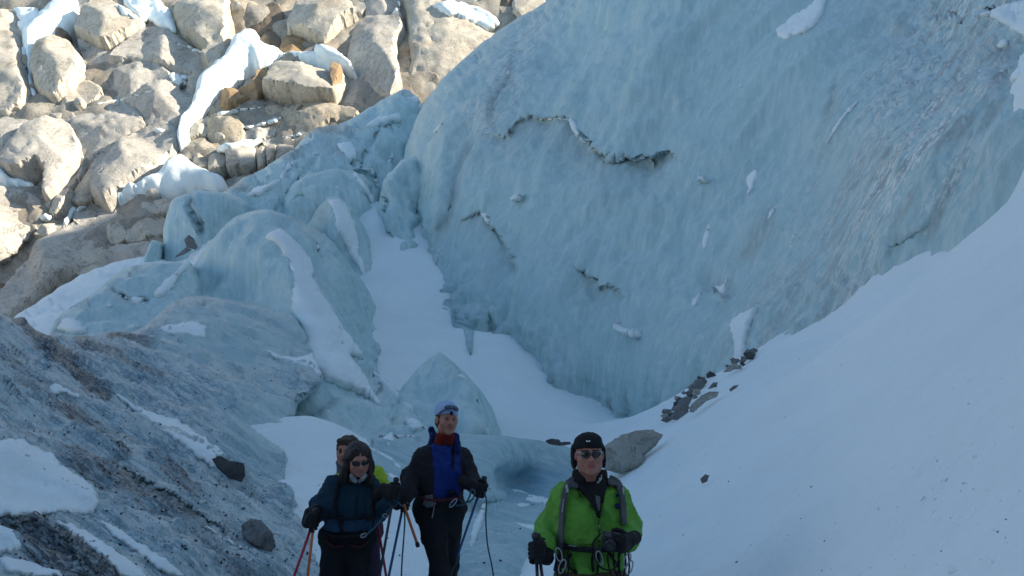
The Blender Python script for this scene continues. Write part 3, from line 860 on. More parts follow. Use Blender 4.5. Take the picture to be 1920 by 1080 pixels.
# ================================================================== far ice ridge
def ice_noise(a=0.25, sx=1.0, sz=0.25, fine=0.06, crease=None):
    crease = a * 1.3 if crease is None else crease
    def f(V, v):
        q = V * np.array([sx, sx, sz])
        return a * fbm(q * 0.8, 4) + fine * fbm(V * 2.3, 3) + crease * (.25 - np.abs(fbm(V * np.array([.42, .42, .2]) + 3.3, 2)))
    return f
def flow_noise(flow, a=0.2, across=1.2, along=0.2, fine=0.04):
    fl = np.array(Vector(flow).normalized()); u = np.cross(fl, [0, 0, 1]); u /= np.linalg.norm(u); w = np.cross(u, fl)
    def f(V, v):
        q = np.c_[V @ u * across, V @ w * across, V @ fl * along]
        return a * fbm(q, 4) + fine * fbm(V * 2.6, 3)
    return f
def blob(pts, r):
    """dirt and dark tone coverage round given photo places"""
    p = np.array(pts, float)
    return lambda v: np.clip(sum(w * np.exp(-(((v[:, 0] - x) / (r * sx)) ** 2 + ((v[:, 1] - y) / (r * sy)) ** 2)) for x, y, sx, sy, w in p), 0, 1)

ridge = mass("ice_ridge", [(380, 400), (420, 358), (470, 328), (520, 299), (560, 270), (580, 248), (600, 237), (640, 232), (690, 205), (720, 185), (755, 166), (775, 172), (795, 200), (900, 260), (900, 420), (800, 560), (740, 560), (640, 480), (520, 500), (400, 480)],
             [(420, 370, 46), (600, 245, 56), (755, 170, 60), (700, 260, 54), (620, 330, 47), (560, 390, 42), (700, 400, 46), (740, 470, 44), (850, 350, 58), (640, 420, 43), (440, 430, 42), (530, 340, 46)],
             ICE_S, step=6, roundw=26, roundd=3, thick=8, noise=ice_noise(.45), jag=3,
             feats=[dict(line=R2([(1060, 700), (960, 740), (880, 830), (780, 940)]), type='ledge', a=1.2, w=16),
                    dict(line=[(640, 330), (690, 330), (715, 380), (738, 430)], type='groove', a=1.4, w=9),
                    dict(line=R3([(1590, 330), (1600, 230), (1680, 110), (1790, 0)]), type='groove', a=1.3, w=8)],
             attrs={"dirt": blob([(610, 242, 2.5, .8, .9), (440, 350, 3, .7, .8), (540, 285, 2, .6, .8), (640, 290, 1.0, .5, .8), (700, 240, 1.5, .4, .5), (620, 270, 1, .6, .5)], 16)})
tag(ridge, "long ice ridge with a dirt-edged crest sloping down in front of the sunlit rock face", "ice ridge")
def isnow(poly, on, h=0.15, step=5, **kw):
    h = h * .65; kw.setdefault('jag', 2.4)
    o = bpy.data.objects[on] if isinstance(on, str) else on
    return drape("snow_patch", poly, [o.name], SNOW, h=h, step=step, parent=o, **kw)
isnow(R2([(910, 660), (1000, 650), (1050, 625), (1062, 700), (990, 690), (900, 735), (730, 740), (860, 710)]), ridge, h=.35)
isnow(R2([(690, 810), (780, 795), (820, 870), (770, 945), (720, 870)]), ridge, h=.35)
isnow(R2([(1080, 545), (1150, 540), (1168, 585), (1100, 580)]), ridge, h=.25)
isnow(R3([(1385, 200), (1450, 145), (1540, 130), (1640, 0), (1650, 30), (1580, 130), (1480, 215), (1400, 225)]), ridge, h=.35)
isnow(R2([(560, 855), (605, 852), (600, 875), (565, 880)]), ridge, h=.2)
isnow(R2([(870, 930), (890, 930), (945, 1070), (925, 1075)]), ridge, h=.2)
isnow(R2([(960, 960), (1005, 850), (1015, 860), (985, 960)]), ridge, h=.15)
isnow(R2([(1030, 780), (1050, 790), (1050, 830), (1030, 810)]), ridge, h=.15)

# ================================================================== the big ice wall
ledgeA = R6([(480, 432), (500, 440), (540, 462), (630, 462), (660, 410), (690, 380), (770, 350), (810, 375), (920, 368), (985, 372), (1010, 440), (1040, 480), (1085, 510), (1105, 545), (1135, 545), (1190, 575), (1215, 610), (1265, 605), (1300, 580), (1340, 600), (1400, 580), (1450, 610), (1480, 575), (1540, 550), (1600, 590), (1640, 650)])
ledgeB = R6([(340, 950), (400, 930), (480, 895), (540, 950), (590, 1010), (620, 1060), (650, 1130), (680, 1200), (720, 1260)])
ledgeC = R5([(1250, 350), (1290, 370), (1320, 400), (1340, 440), (1380, 420), (1420, 440), (1450, 490)])
ledgeD = R8([(465, 100), (450, 165), (430, 140), (405, 128), (380, 150)])
wallctrl = [(800, 510, 36.3), (850, 600, 33.2), (960, 640, 30.6), (1040, 720, 28.6), (1190, 800, 26), (1290, 740, 22.7), (1440, 640, 20.1), (1550, 588, 19.1), (1650, 497, 18.4), (1760, 422, 17.1), (1850, 365, 16.3), (1890, 322, 16.0), (1915, 215, 16.6),
            (1200, 400, 30.2), (1200, 100, 35.5), (1200, -200, 44), (930, 250, 39), (870, 400, 37.0), (820, 330, 40.0), (790, 230, 44), (1040, 40, 46), (1500, 300, 26), (1500, 0, 32), (1800, 110, 22.5), (1920, 10, 21.5),
            (2250, -200, 20), (2250, 300, 14), (1350, 550, 24.6), (1050, 560, 30.0), (1200, 600, 27.0), (1650, 250, 21.5), (1860, 160, 18), (1000, 900, 28), (1300, 900, 23.5), (1700, 650, 18)]
def wall_grain(v):
    g = np.clip(np.exp(-(((v[:, 0] - 1730 + 0.42 * (v[:, 1] - 250)) / 150) ** 2)) * 1.1, 0, 1) * np.clip((560 - v[:, 1]) / 200, .4, 1)
    g2 = np.exp(-(((v[:, 0] - 960 + 0.45 * (v[:, 1] - 120)) / 55) ** 2)) * np.clip((330 - v[:, 1]) / 120, 0, 1) * .75
    g3 = np.exp(-(((v[:, 0] - 1640 + .5 * (v[:, 1] - 400)) / 150) ** 2)) * np.clip((v[:, 1] - 250) / 200, 0, 1) * .7
    return np.clip(np.maximum(np.maximum(g, g2), g3), 0, 1)
def wall_dirt_creases(v):
    out = np.zeros(len(v))
    for L, wgt, drop in ((ledgeA, .55, 34), (ledgeB, .38, 30), (ledgeC, .35, 26), (ledgeD, .4, 20)):
        dd, sd, pr = seg_dist(v, L, closed=False)
        out = np.maximum(out, np.where(sd > 0, wgt * np.exp(-dd / drop), wgt * .5 * np.exp(-dd / 4)) * np.clip(np.minimum(pr, 1 - pr) * 6, 0, 1))
    for L in (R6([(660, 30), (640, 150), (600, 220), (540, 330), (510, 420)]), R6([(470, 440), (400, 560), (350, 700), (330, 830), (290, 960), (200, 1080)]), R7([(620, 330), (600, 440), (585, 520)]), R7([(380, 830), (340, 900), (270, 990), (200, 1060)])):  # darker lines following the creases of the wall
        dd, sd, pr = seg_dist(v, L, closed=False)
        out = np.maximum(out, .6 * np.exp(-dd / 6) * np.clip(np.minimum(pr, 1 - pr) * 6, 0, 1))
    for x, y, sx, sy, w in ((1880, 100, 40, 30, .5), (1870, 140, 20, 40, .45), (1690, 50, 15, 40, .35), (1420, 720, 15, 15, .3)):
        out = np.maximum(out, w * np.exp(-((v[:, 0] - x) / sx) ** 2 - ((v[:, 1] - y) / sy) ** 2))
    return np.clip(out, 0, 1)
wall_foot = [(740, 440), (800, 510), (850, 600), (900, 620), (960, 640), (1040, 715), (1190, 800), (1290, 740), (1440, 640), (1650, 497)]
def wall_noise(V, v):
    fl = np.array(Vector((0.10, 0.12, 1.0)).normalized())
    lean = np.clip((v[:, 0] - 1300) / 350, 0, 1)[:, None]            # flutes lean over towards the far side
    q = V - np.c_[0.42 * lean[:, 0] * V[:, 2], 0 * V[:, 2], 0 * V[:, 2]]
    a = 0.42 * fbm(q * np.array([0.32, 0.32, 0.075]), 4)
    b = 0.13 * fbm(q * np.array([1.3, 1.3, 0.13]) + 7, 4)
    g = wall_grain(v)
    c = (0.035 + 0.07 * g) * fbm(q * np.array([4.0, 4.0, 0.9]) + 3, 3)
    foot = 0.5 * fbm(V * np.array([2.4, 2.4, 0.16]) + 21, 4, .62) * np.exp(-seg_dist(v, wall_foot, closed=False)[0] / 45) * np.clip(1 - (v[:, 0] - 1180) / 250, .3, 1)
    return a + b + c + foot
wall = mass("glacier_wall", [(1150, -150), (1080, -45), (1000, 19), (960, 40), (905, 80), (870, 110), (830, 146), (803, 180), (785, 215), (765, 260), (753, 310), (755, 370), (752, 440), (752, 500), (740, 580), (800, 720), (1000, 940), (1300, 940), (1700, 680), (2300, 520), (2300, -330), (1150, -330)],
            wallctrl, ICE, step=6.0, roundw=70, roundd=7, thick=12, noise=wall_noise, jag=2.5, jagf=.03, reg=3e-4,
            feats=[dict(line=ledgeA, type='ledge', a=.42, w=44), dict(line=ledgeB, type='ledge', a=.45, w=38), dict(line=ledgeC, type='ledge', a=.3, w=30), dict(line=ledgeD, type='ledge', a=.3, w=18),
                   dict(line=R6([(690, -160), (660, 30), (640, 150), (600, 220), (540, 330), (510, 430)]), type='ledge', a=-.3, w=14),
                   dict(line=R6([(470, 440), (400, 560), (350, 700), (330, 830), (290, 960), (200, 1080), (170, 1300)]), type='groove', a=.35, w=9),
                   dict(line=R6([(90, 250), (70, 600), (90, 900), (170, 1200)]), type='groove', a=1.2, w=14), dict(line=R6([(240, 200), (170, 520), (150, 900)]), type='groove', a=.6, w=16), dict(line=R6([(330, 300), (250, 620), (240, 1000)]), type='groove', a=-.5, w=16),
                   dict(line=R7([(1340, 330), (1270, 420), (1205, 590), (1150, 710), (1085, 810), (1010, 925), (900, 1010), (830, 1080)]), type='groove', a=.16, w=12),
                   dict(line=R7([(820, 160), (900, 110), (1060, 72), (1200, 78), (1300, 90), (1420, 140)]), type='ledge', a=-.5, w=40),
                   dict(line=R7([(640, 280), (610, 400), (580, 520), (520, 660)]), type='groove', a=.35, w=9),
                   dict(line=R7([(420, 760), (380, 850), (320, 930), (260, 1000), (190, 1080)]), type='groove', a=.18, w=8),
                   dict(line=R5([(850, 530), (838, 620), (830, 720)]), type='groove', a=-.9, w=15, taper=False),
                   dict(line=R5([(640, 200), (640, 330), (680, 420)]), type='groove', a=.8, w=8)],
            attrs={"grain": wall_grain, "dirt": wall_dirt_creases})
tag(wall, kind="structure")

flute = mass("ice_flute", R5([(735, 500), (752, 548), (780, 575), (800, 630), (815, 690), (826, 714), (836, 700), (840, 640), (850, 560), (870, 500)]), [(x, y, hit(x, y, ['snow_ground'])[0].y - q) for x, y, q in ((850, 600, -.3), (865, 620, .25), (880, 655, .55), (885, 670, .5), (886, 640, .6), (890, 612, .3))] + [(845, 572, 33.2), (880, 575, 32.4), (895, 575, 32.2)],
             ICE, step=4, roundw=8, roundd=.6, thick=2, noise=ice_noise(.15), jag=1.5, parent=wall, reg=1e-4)
WS = lambda p, h=.14, **k: isnow(p, wall, h=h * .6, step=4, **k)
WS(R7([(375, 125), (410, 95), (450, 60), (520, 20), (560, -30), (590, -20), (570, 60), (545, 110), (500, 140), (420, 165), (390, 160)]), .35)
WS(R7([(255, 720), (285, 685), (310, 690), (300, 750), (262, 810), (262, 760)]))
WS(R7([(90, 940), (108, 905), (115, 950), (100, 1015), (78, 1010), (78, 970)]))
WS(R7([(700, 410), (715, 412), (690, 450), (640, 510), (585, 600), (567, 610), (600, 530), (650, 460)]), .12)
WS(R7([(440, 960), (465, 930), (455, 980), (425, 1025)]), .1)
WS(R7([(350, 850), (385, 825), (370, 880), (340, 905)]), .1)
WS(R8([(500, 225), (545, 205), (565, 180), (555, 230), (535, 270), (522, 340), (515, 400), (480, 400), (482, 320), (465, 255)]), .3)
WS(R8([(345, 180), (375, 150), (378, 170), (352, 215), (340, 205)]), .16)
WS(R8([(410, 128), (440, 135), (462, 100), (466, 110), (450, 170), (430, 150)]), .14)
WS(R6([(990, 355), (1010, 375), (1052, 455), (1040, 480), (1010, 465), (980, 385)]), .25)
WS(R6([(920, 362), (985, 365), (985, 388), (930, 380)]), .12)
WS(R6([(480, 895), (520, 900), (545, 960), (530, 975), (500, 940)]), .2)
WS(R6([(210, 445), (240, 410), (285, 388), (278, 415), (235, 452)]), .2)
WS(R6([(655, 10), (685, -20), (680, 20), (660, 60)]), .1)
WS(R6([(632, 105), (650, 90), (645, 125), (632, 150)]), .1)
WS(R6([(1325, 600), (1400, 562), (1420, 590), (1370, 612)]), .2)
WS(R7([(1165, 68), (1230, 50), (1290, 20), (1382, 0), (1500, -20), (1500, 200), (1382, 155), (1330, 120), (1260, 76)]), .35)
WS(R7([(1265, 185), (1300, 158), (1325, 165), (1315, 195), (1280, 202)]), .2)
WS(R7([(1278, 290), (1300, 278), (1308, 292), (1295, 304)]), .15)
WS(R7([(1320, 320), (1370, 270), (1480, 240), (1480, 360), (1380, 330), (1340, 345)]), .3)
WS(R7([(1362, 225), (1382, 225), (1384, 260), (1366, 262)]), .12)
# ragged lips and knobs of ice standing out of the wall
def lip(poly, h=.22): return drape("ice_lip", poly, [wall.name], RIME, h=h, step=3, parent=wall, jag=1.4, jagf=.25, rough=.05)
RIME = snow_mat("rime_ice", 0.6)
def lip_along(L, w=2.6, **k):
    L = np.asarray(densify(L, 5, closed=False, jag=1.5, freq=.2, smooth=1))
    ww = w * (0.5 + np.abs(fbm(np.c_[L * .09, np.zeros(len(L))], 3)) * 2.2)
    up = L - np.c_[np.zeros(len(L)), ww * .8]; dn = L + np.c_[np.zeros(len(L)), ww * .7]
    drape("ice_lip", np.vstack([up, dn[::-1]]), [wall.name], RIME, h=.12, step=3, parent=wall, jag=.8, jagf=.3, smooth=0, rough=.04)
lip_along(ledgeA[0:4], 1.6); lip_along(ledgeA[3:8], 1.8); lip_along(ledgeA[7:11], 2.4); lip_along(ledgeA[11:18], 2.6); lip_along(ledgeA[17:23], 3.0); lip_along(ledgeA[22:], 2.0)
lip_along(ledgeB[0:3], 1.2); lip_along(ledgeB[3:], 1.8); lip_along(ledgeC[1:4], 1.6); lip_along(ledgeC[4:], 1.2)
for p in (R5([(1412, 548), (1425, 560), (1440, 590), (1480, 600), (1520, 608), (1522, 635), (1490, 640), (1455, 625), (1425, 600)]), R6([(668, 820), (700, 812), (722, 790), (726, 810), (715, 840), (680, 838)]),
          R6([(1720, 705), (1745, 695), (1778, 715), (1770, 735), (1720, 738)]), R5([(998, 70), (1020, 60), (1042, 50), (1040, 70), (1020, 88), (1000, 84)]), R5([(1082, 230), (1095, 228), (1096, 242), (1084, 242)])):
    lip(p, .3)
for p in (R6([(278, 190), (290, 195), (302, 230), (292, 228)]), R6([(1362, 260), (1376, 262), (1378, 305), (1366, 312)]), R7([(228, 345), (240, 345), (238, 365), (230, 365)]), R7([(285, 35), (296, 35), (296, 46), (286, 46)]), R6([(872, 985), (884, 980), (880, 1010), (872, 1015)]), R6([(560, 635), (568, 632), (566, 650), (558, 652)]),
          R5([(485, 640 - 300), (495, 350), (490, 380), (480, 370)]), R5([(695, 270), (705, 275), (690, 340), (672, 375), (680, 330)])):
    lip(p, .1)

# ================================================================== broken ice blocks (seracs)
blk = mass("ice_block", R3([(905, 575), (915, 470), (920, 380), (940, 300), (962, 230), (1000, 200), (1060, 188), (1100, 170), (1200, 172), (1330, 200), (1392, 240), (1400, 330), (1350, 430), (1250, 560), (1100, 640), (950, 620)]),
           [(306, 490, 37.5), (310, 420, 38.5), (330, 372, 39.5), (352, 378, 38.3), (360, 400, 37.6), (372, 425, 37.2), (382, 442, 37.0), (400, 362, 39.5), (455, 385, 41), (430, 420, 39.5), (330, 480, 37.2), (350, 440, 37.4), (400, 480, 37)],
           ICE_S, step=6, roundw=9, roundd=1.5, thick=5, noise=ice_noise(.2, fine=.05), jag=1.8, smooth=0, reg=1e-6,
           feats=[dict(line=R3([(1075, 190), (1060, 260), (1100, 340), (1130, 380), (1145, 430)]), type='groove', a=.8, w=5)],
           attrs={"dirt": blob([(372, 425, .5, 2, .6), (358, 385, .4, 1.5, .5)], 14)})  # darker tone along the crack
tag(blk, "pale upright block of ice split by a dark crack, against the rock face", "ice block")
isnow(R3([(1118, 345), (1132, 305), (1142, 330), (1135, 360)]), blk, h=.15)
shard = mass("ice_block", R3([(790, 640), (805, 565), (830, 500), (852, 448), (880, 455), (912, 465), (925, 640)]), [(268, 490, 36), (300, 455, 37), (285, 452, 36.5), (306, 490, 37)],
             ICE_S, step=5, roundw=8, roundd=1, thick=3, noise=ice_noise(.15), jag=1.5)
tag(shard, "small pale wedge of ice leaning on the foot of the split ice block", "ice block")

bank = mass("snow_bank", R3([(60, 900), (120, 852), (240, 785), (340, 710), (450, 648), (600, 588), (800, 543), (900, 552), (1000, 575), (1080, 500), (1190, 440), (1230, 480), (1200, 700), (900, 960), (600, 1080), (300, 1080), (160, 1000)]),
            [(40, 590, 30), (110, 545, 33), (200, 500, 35), (267, 483, 37), (340, 480, 37), (400, 450, 36), (300, 560, 30), (200, 580, 29), (110, 610, 25), (390, 520, 31)], SNOW, step=7, roundw=14, roundd=1.2, thick=3, noise=ice_noise(.15, 1, 1, .03), jag=2.5)
tag(bank, kind="structure")
rib = mass("ice_rib", [(706, 395), (714, 350), (735, 318), (765, 290), (810, 300), (830, 420), (830, 560), (790, 560), (762, 535), (746, 500), (732, 462), (718, 425)], [(716, 395, 40.6), (745, 400, 40.0), (765, 470, 38.2), (750, 500, 37.6), (785, 540, 37.0), (735, 450, 38.8), (780, 330, 42.5), (825, 420, 42.5), (825, 540, 40), (730, 340, 41.8)],
           ICE_S, step=5, roundw=7, roundd=1.5, thick=4, noise=ice_noise(.4), jag=4, reg=1e-5)
tag(rib, "dark narrow rib of ice walling the snow gully on the ice wall side", "ice rib")
fin = mass("ice_fin", R5([(160, 190), (175, 160), (205, 110), (258, 58), (300, 66), (350, 108), (385, 165), (412, 220), (430, 290), (440, 380), (430, 440), (400, 470), (300, 470), (200, 300)]),
           [(580, 420, 38.5), (600, 385, 38), (622, 370, 37.2), (626, 410, 36.4), (622, 450, 36), (655, 390, 38.6), (672, 430, 38), (690, 520, 35.6), (650, 470, 36.6), (600, 440, 37.4)], ICE_S, step=5, roundw=8, roundd=1.2, thick=3, noise=ice_noise(.15), jag=1.5, reg=1e-6,
           attrs={"dirt": blob([(600, 400, 1.2, 1.6, .35)], 14)})
tag(fin, "thin upright fin of ice with snow on its far flank, above the narrow snow gully", "ice fin")
isnow(R5([(245, 68), (262, 72), (300, 72), (335, 115), (360, 180), (376, 240), (372, 290), (395, 330), (402, 400), (380, 380), (345, 320), (300, 240), (272, 200), (268, 130)]), fin, h=.2)

hump = mass("ice_serac", [(515, 430), (526, 400), (532, 370), (548, 344), (582, 324), (632, 314), (688, 328), (722, 380), (735, 430), (720, 480), (640, 470)],
            [(540, 400, 42), (560, 340, 43.5), (632, 318, 44.5), (690, 335, 45), (640, 380, 41.5), (585, 395, 42.5), (720, 440, 43), (600, 350, 42.6), (530, 430, 41.5)], ICE_S, step=5.5, roundw=14, roundd=2, thick=4, noise=ice_noise(.3), jag=2.5, reg=1e-5,
            feats=[dict(line=[(566, 380), (576, 398), (578, 420)], type='groove', a=2.2, w=8, taper=False), dict(line=[(640, 325), (652, 360), (650, 380)], type='groove', a=.5, w=6)], attrs={"dirt": blob([(690, 345, 1, .8, .35)], 16)})
tag(hump, "squat hump of ice with a dark hollow at its foot, below the long dirt-edged ridge", "serac")
isnow([(655, 330), (668, 322), (690, 350), (712, 392), (704, 396), (680, 360)], hump, h=.15)
isnow([(625, 350), (634, 346), (636, 356), (628, 358)], hump, h=.12)
dome = mass("ice_serac", [(340, 560), (357, 533), (368, 487), (400, 447), (430, 413), (467, 396), (500, 391), (520, 396), (567, 416), (617, 443), (653, 493), (685, 534), (711, 576), (716, 618), (714, 664), (708, 700), (735, 720), (760, 745), (800, 795), (830, 850), (700, 900), (560, 860), (430, 760), (340, 660)],
            [(500, 396, 30.5), (470, 400, 30.5), (400, 450, 30), (362, 535, 29), (430, 480, 28.5), (450, 560, 26.5), (520, 450, 28), (530, 520, 25.6), (545, 590, 23.6), (600, 640, 21.4), (640, 690, 19.6), (690, 760, 17.2), (580, 440, 31), (620, 446, 33.5), (640, 520, 29.5), (690, 560, 31.5), (714, 620, 31), (670, 620, 27.5), (705, 690, 25), (740, 735, 20), (800, 800, 15.6), (560, 760, 16.8), (500, 680, 19.5), (430, 640, 22), (620, 820, 14.8), (740, 830, 14.8)],
            ICE_S, step=5.5, roundw=9, roundd=1.4, thick=5, noise=lambda V, v: flow_noise((.2, -.5, -1), .22, 1.0, .18)(V, v) + .35 * (.25 - np.abs(fbm(V * np.array([.4, .4, .22]) + 8.3, 2))), jag=2.5, reg=1e-5,
            feats=[dict(line=[(500, 394), (540, 408), (580, 425), (617, 446)], type='ridge', a=.4, w=5), dict(line=[(500, 392), (535, 450), (548, 540), (575, 610), (630, 690), (700, 765)], type='ridge', a=1.1, w=34),
                   dict(line=R5([(330, 705), (400, 800), (480, 900), (560, 1010)]), type='ledge', a=-.5, w=10)],
            attrs={"dirt": blob([(560, 412, 2, .5, .5), (600, 435, 1.6, .5, .5), (650, 700, 1.5, .6, .3), (715, 585, .5, 1.6, .6), (480, 575, 2.5, .5, .2)], 14)})
tag(dome, "tall rounded ice serac with a broad ribbon of snow running down its face", "serac")
isnow(R5([(0, 215), (60, 190), (95, 225), (130, 260), (180, 320), (200, 370), (185, 390), (230, 460), (260, 510), (330, 620), (398, 722), (380, 725), (330, 705), (400, 800), (490, 940), (380, 872), (270, 832), (225, 815), (230, 805), (160, 760), (20, 690), (5, 660), (60, 672), (130, 692), (172, 660), (130, 570), (90, 530), (104, 500), (92, 350), (50, 262), (0, 244)]), dome, h=.28)
isnow(R5([(180, 225), (200, 230), (228, 315), (215, 310)]), dome, h=.12)
isnow(R5([(400, 745), (440, 770), (520, 830), (640, 985), (560, 930), (480, 850)]), dome, h=.12)
isnow(R5([(545, 955), (600, 960), (655, 1000), (640, 1010), (590, 1030)]), dome, h=.1)

low = mass("ice_block", R3([(250, 1010), (280, 975), (320, 880), (440, 800), (540, 740), (640, 640), (760, 590), (900, 572), (1010, 568), (1100, 590), (1130, 700), (1140, 850), (1000, 1000), (760, 1060), (500, 1060)]),
           [(100, 630, 22), (120, 590, 23), (180, 545, 24.5), (220, 510, 26), (335, 490, 27.5), (370, 530, 26.5), (300, 560, 24.5), (220, 555, 24.2), (213, 563, 23.8), (250, 600, 22.8), (160, 610, 21.5), (300, 620, 21.5), (360, 600, 23), (200, 625, 21)],
           ICE_S, step=6, roundw=10, roundd=1.6, thick=4, noise=ice_noise(.2), jag=2, reg=1e-6,
           feats=[dict(line=R3([(630, 690), (650, 745), (700, 772), (820, 775), (860, 770)]), type='ledge', a=.3, w=12)],
           attrs={"dirt": blob([(235, 562, 1.5, .7, .45), (110, 605, .6, 2, .8), (100, 625, .6, 1.2, .8), (215, 545, .6, .8, .5)], 13)})  # darker tone below the undercut lip and down the outer edge
tag(low, "low grey-blue ice block with a dark undercut lip and ragged snow scraps on it", "ice block")
isnow(R3([(310, 965), (350, 900), (400, 885), (460, 910), (465, 940), (490, 930), (490, 985), (430, 992)]), low, h=.18)
isnow(R3([(850, 770), (920, 680), (1000, 620), (1040, 560), (1080, 580), (1080, 600), (1010, 650), (975, 720), (900, 802), (870, 770)]), low, h=.18)
isnow(R3([(640, 755), (660, 750), (710, 775), (822, 772), (770, 832), (732, 836), (742, 792), (690, 785)]), low, h=.15)
isnow(R3([(580, 855), (600, 812), (640, 812), (638, 830), (600, 852)]), low, h=.12)
isnow(R3([(380, 835), (430, 815), (450, 812), (400, 845)]), low, h=.1)

point = mass("ice_serac", R5([(520, 880), (545, 835), (610, 760), (660, 712), (690, 692), (712, 694), (745, 722), (800, 770), (870, 850), (920, 930), (950, 1010), (960, 1080), (900, 1120), (700, 1120), (540, 1060)]),
             [(823, 662, 19.4), (780, 720, 18.6), (760, 760, 18), (845, 675, 19), (885, 745, 17.6), (905, 800, 16.8), (860, 740, 17.4), (930, 800, 18.4), (920, 760, 19), (820, 760, 17.6), (830, 820, 16.6)],
             ICE_S, step=5, roundw=8, roundd=1.2, thick=3, noise=ice_noise(.12), jag=1.5, reg=1e-6,
             feats=[dict(line=R5([(742, 724), (790, 790), (840, 870), (875, 960), (880, 1040)]), type='ledge', a=-.25, w=10)], attrs={"dirt": blob([(850, 690, .8, 1.2, .25)], 18)})
tag(point, "pointed ice serac rising right behind the person in the pale blue hat", "serac")
isnow(R5([(765, 765), (785, 768), (808, 800), (800, 822), (780, 810)]), point, h=.1)
isnow(R5([(835, 860), (848, 862), (860, 900), (850, 910), (836, 890)]), point, h=.1)
isnow(R5([(868, 1000), (890, 990), (905, 1035), (875, 1040)]), point, h=.1)

# ================================================================== dirt-streaked ice slope in front
slope_ctrl = [(0, 589, 13), (100, 628, 14.3), (289, 618, 17), (363, 555, 20.5), (440, 565, 20.5), (550, 596, 20), (575, 640, 19.2), (500, 660, 17), (430, 640, 17), (606, 715, 15.2), (560, 745, 14), (544, 815, 12.5), (540, 880, 11), (561, 960, 9.5), (600, 1080, 8.2),
              (450, 760, 12.6), (450, 900, 10), (420, 1000, 7.6), (350, 720, 13.2), (300, 850, 9.4), (200, 700, 12.3), (200, 800, 9.7), (100, 800, 8.8), (0, 830, 7.4), (150, 950, 6.6), (0, 1080, 4.6), (300, 1080, 5.6), (-400, 500, 11), (-400, 1080, 4.0), (100, 700, 11), (600, 1400, 6.5), (0, 1500, 3.2)]
def slope_dirt(v):
    x, y = v[:, 0], v[:, 1]
    out = np.full(len(v), .22)
    bands = (([(40, 600), (80, 640), (130, 680), (200, 730)], 22, .95), ([(150, 640), (230, 670), (300, 700)], 26, .65), ([(0, 660), (90, 740), (170, 800), (230, 860)], 24, .6), ([(60, 700), (150, 770), (270, 840), (400, 960), (520, 1060)], 34, .5),
             ([(110, 850), (230, 900), (330, 960), (480, 1080)], 40, .55), ([(210, 630), (290, 640)], 14, .8), ([(520, 690), (545, 740)], 22, .5), ([(470, 640), (500, 660)], 14, .5), ([(560, 720), (572, 750)], 14, .8), ([(0, 980), (60, 970), (110, 1010), (200, 1080)], 30, 1.0), ([(60, 1000), (150, 1060)], 40, .8),
             ([(430, 870), (470, 925)], 18, .8), ([(250, 690), (310, 720)], 10, .6), ([(420, 620), (560, 640)], 20, .15))
    for L, w, a in bands:
        dd, _, _ = seg_dist(v, L, closed=False)
        out = np.maximum(out, a * np.exp(-(dd / w) ** 2))
    out = out * np.clip(1.0 - .5 * np.clip((x - 330) / 250, 0, 1) * np.clip((860 - y) / 100, 0, 1), 0, 1)
    return np.clip(out, 0, 1)
def slope_clean(v):
    return np.clip(1.25 * np.exp(-((v[:, 0] - 450) / 150) ** 4 - ((v[:, 1] - 625) / 62) ** 4) + .9 * np.exp(-((v[:, 0] - 500) / 75) ** 2 - ((v[:, 1] - 800) / 110) ** 2), 0, 1)
slopeN = flow_noise((.8, -.2, -.55), .17, 1.5, .16, .035)
slopeM = flow_noise((.8, -.2, -.55), .055, 6.0, .7, .03)
slope = mass("ice_slope", [(-600, 400), (-300, 500), (-100, 558), (0, 588), (24, 597), (43, 594), (63, 615), (91, 630), (106, 622), (144, 632), (217, 622), (260, 620), (285, 600), (320, 568), (363, 553), (433, 562), (520, 582), (552, 594), (572, 625), (584, 650), (588, 672), (598, 695), (606, 715), (596, 730), (575, 745), (558, 757), (556, 767), (544, 815), (534, 849), (544, 897), (561, 960), (578, 985), (610, 1085), (660, 1400), (0, 1700), (-700, 1600)],
             slope_ctrl, DIRTY, step=5.0, roundw=14, roundd=1.0, thick=2.5, noise=lambda V, v: slopeN(V, v) + slopeM(V, v) * (1 - .7 * slope_clean(v)), jag=2, reg=1e-5, smooth=1,
             feats=[dict(line=[(230, 745), (300, 790), (420, 880), (520, 960)], type='ledge', a=-.12, w=20), dict(line=[(180, 850), (300, 920), (450, 1010)], type='ledge', a=.14, w=18), dict(line=[(44, 597), (100, 660), (180, 720)], type='ridge', a=.4, w=10), dict(line=[(0, 972), (70, 968), (130, 1010), (210, 1080)], type='ridge', a=.25, w=16),
                    dict(line=[(400, 640), (470, 700), (520, 760)], type='groove', a=.15, w=14)],
             attrs={"dirt": lambda v: slope_dirt(v) * (1 - .85 * slope_clean(v)), "clean": slope_clean})
tag(slope, kind="structure")
SS = lambda p, h=.08, **k: isnow(p, slope, h=h * .45, step=5, jag=4.0, jagf=.07, **k)
SS(R4([(-200, 545), (0, 550), (90, 545), (130, 575), (215, 610), (230, 640), (310, 690), (360, 730), (395, 800), (350, 850), (250, 845), (120, 850), (0, 860), (-200, 870)]), .10)
SS(R4([(180, 345), (215, 330), (250, 345), (325, 385), (300, 395), (240, 375), (190, 372)]), .06)
SS(R4([(370, 320), (420, 345), (520, 410), (580, 440), (690, 470), (740, 500), (840, 570), (880, 610), (850, 625), (825, 640), (860, 690), (830, 670), (740, 600), (640, 530), (560, 470), (500, 420), (400, 350)]), .06)
SS(R4([(610, 125), (640, 105), (700, 95), (770, 85), (775, 100), (805, 110), (800, 130), (805, 162), (720, 155), (640, 145)]), .12)
SS(R4([(0, 880), (40, 890), (90, 960), (60, 1000), (-60, 1000), (-60, 880)]), .07)
SS(R4([(160, 850), (260, 870), (380, 930), (480, 1000), (560, 1060), (600, 1100), (480, 1100), (380, 1000), (280, 920)]), .04)
